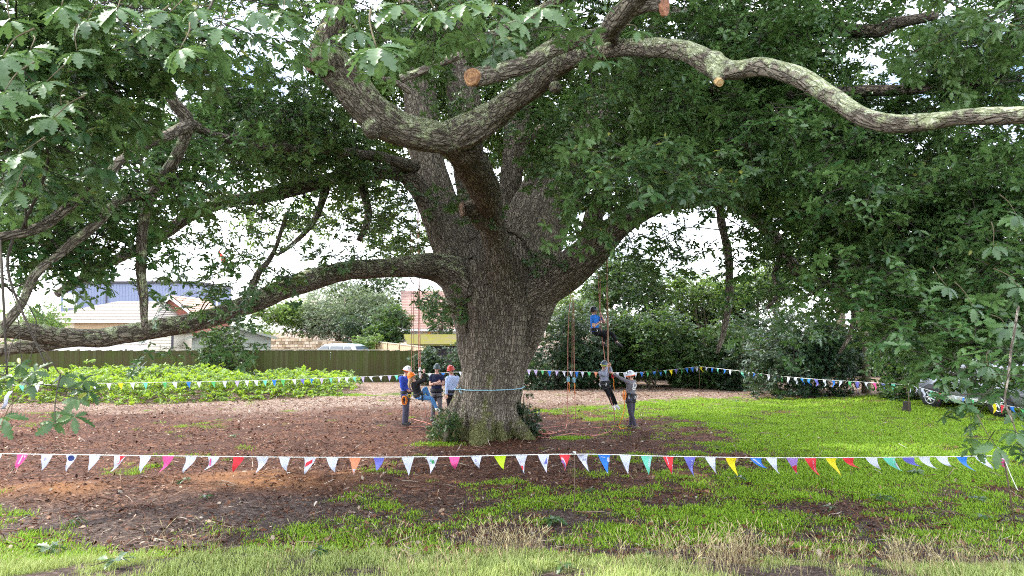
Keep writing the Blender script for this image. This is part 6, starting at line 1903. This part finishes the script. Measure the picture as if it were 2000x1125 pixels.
fl = [(x, c, .10, .05, 0) for x, c in zip((1368,1378,1389,1400,1413,1424,1448,1460,1471,1483,1498,1512,1524,1537,1551,1564,1577,1591,1607,1624,1638,1656,1671,1688,1704,1721,1740,1772,1785,1797,1814,1829,1843,1860,1876,1893,1935,1950,1970,1990), ['yellow','white','blue','mint','blue','white','mint','white','blue','green','white','blue','green','white','white','blue','blue','violet','white','blue','white','green','violet','white','pink','violet','mint','white','white','white','mint','red','green','white','blue','green','yellow','red','blue','green'])]
bunting("rear right line of flags running towards the silver car", line, fl)
def pole(label, px, py, d, h=None, lean=0.0, rr=.010):
    t0 = P(px, py, d); z = gz(t0.x, d)
    h_ = empty("bunting_pole", (t0.x, d, z)); tag(h_, label, "pole", "thin poles holding the bunting")
    b = MB(); b.tube([(lean, 0, -.1), (lean * .5, 0, (t0.z - z) * .5), (0, 0, t0.z - z + .02)], rr, 6); b.build("shaft", M['pole'], h_)
    b = MB(); b.tube([(.02 * math.cos(a), .02 * math.sin(a), t0.z - z - .01 + .002 * k) for k, a in enumerate(np.linspace(0, 18, 28))], .006, 5); b.build("tie", M['string'], h_)
    return h_
h_ = pole("thin dark pole at the right end of the nearest flags", 1960, 890, 11.3, lean=.14, rr=.012)
b = MB(); b.tube([(0, -.02, 1.0), (.06, -.05, .78), (.14, -.06, .58), (.16, -.06, .55)], .006, 5); b.build("loose_tape", M['string'], h_)
pole("thin brown pole midway along the nearest flags", 1122, 887, 11.32, rr=.008)
pole("thin pole in the lawn left of the silver car", 1774, 752, 25.0, rr=.014)
pole("thin pole under the tall bend of the rear bunting", 1366, 715, 36.42, rr=.016)
pole("thin pole by the brambles on the far left line of flags", 660, 738, 31.7, rr=.014)
pole("thin pole near the left picture edge among brambles", 25, 753, 26.0, rr=.014)
# torn white ribbon hanging in the left sprays
b = MB(); pr = [P(*q) for q in ((20, 765, 5.2), (12, 775, 5.18), (10, 790, 5.2), (4, 800, 5.22))]
b.add([q for p_ in pr for q in ((p_ + Vector((-.012, 0, 0)))[:], (p_ + Vector((.012, .01, .004)))[:])], [(2 * i, 2 * i + 2, 2 * i + 3, 2 * i + 1) for i in range(3)])
o = b.build("ribbon", FC['white']); o.modifiers.new("t", 'SOLIDIFY').thickness = .002
tag(o, "torn white ribbon hanging among leaves at the left edge", "ribbon")

# ------------------------------------------------------------------ sprigs fallen on the ground
spr_me = []
for i in range(3):
    v, f = leaf_geo(.13, .055, 5, 40 + i, .3, .3); b = MB(); b.add(v, f); spr_me.append(b.mesh("leaf", M['near_leaf']))
stem_me = MB().tube([(-.12, 0, .02), (-.04, .01, .035), (.05, 0, .05)], [.005, .004, .003], 5).mesh("stem", M['stem'])
def sprig(label, px, py, s=1.0, n=8, pale=False):
    c = on_ground(px, py)
    r = random.Random(int(px))
    h = empty("oak_sprig", c, r.random() * 6); tag(h, label, "sprig", "green sprigs dropped from the oak")
    h.scale = (s, s, s)
    link(bpy.data.objects.new("stem", stem_me), h)
    for k in range(n):
        o = link(bpy.data.objects.new("leaf", spr_me[k % 3]), h)
        o.location = (.04 + r.uniform(-.06, .03), r.uniform(-.02, .02), .05)
        o.rotation_euler = (r.uniform(-.6, .6), r.uniform(-.45, .35), k * 6.283 / n + r.uniform(-.3, .3))
        q = r.uniform(.7, 1.15); o.scale = (q, q, q)
for lab, x, y, s, n in (("big dark leafy sprig low in the left foreground grass", 98, 1088, 1.7, 12), ("dark sprig standing in grass at the bottom left", 215, 1110, 1.5, 9), ("sprig on bare soil left below the two orange mounds", 150, 1022, 1.0, 7),
    ("small dark sprig between the two orange mulch mounds", 357, 944, 1.1, 8), ("tiny sprig on the mulch under the left pink flag", 325, 906, .9, 6), ("sprig on the soil under the orange mound", 398, 976, 1.1, 7),
    ("wide grey green sprig below the middle bunting pole", 1085, 1024, 1.5, 12), ("sprig in grass right below the middle bunting pole", 1150, 962, 1.0, 7), ("long pale sprig in the right lawn below the first yellow flag", 1445, 938, 1.2, 7), 
    ("sprig lying in the right lawn below the second yellow flag", 1625, 1000, 1.2, 7), ("rosette sprig in the lawn right of the second yellow flag", 1728, 980, 1.4, 10), ("dark sprig in the lawn below the mint flag at right", 1785, 926, 1.3, 9),
    ("upright pale sprig left of the right end pole", 1910, 982, 1.2, 7), ("pale sprig in the lawn near the right end pole", 1918, 1016, 1.1, 6), ("pale star shaped sprig at the bottom edge in the middle", 1110, 1118, 1.0, 8),
    ("dark sprig by the trunk pole on the lower lawn", 1320, 895, 1.0, 6), ("tiny sprig on the mulch left of the oak", 455, 854, 1.1, 6), ("dark sprig beside the pink rope on the lawn", 1085, 802, 1.1, 7), ("white flecked sprig on the far right lawn", 1437, 786, 1.4, 8),
    ("sprig in the sparse grass below the left mound", 620, 1086, 1.0, 8), ("sprig half sunk in the foreground bank grass", 1262, 1092, 1.0, 8)):
    sprig(lab, x, y, s, n)
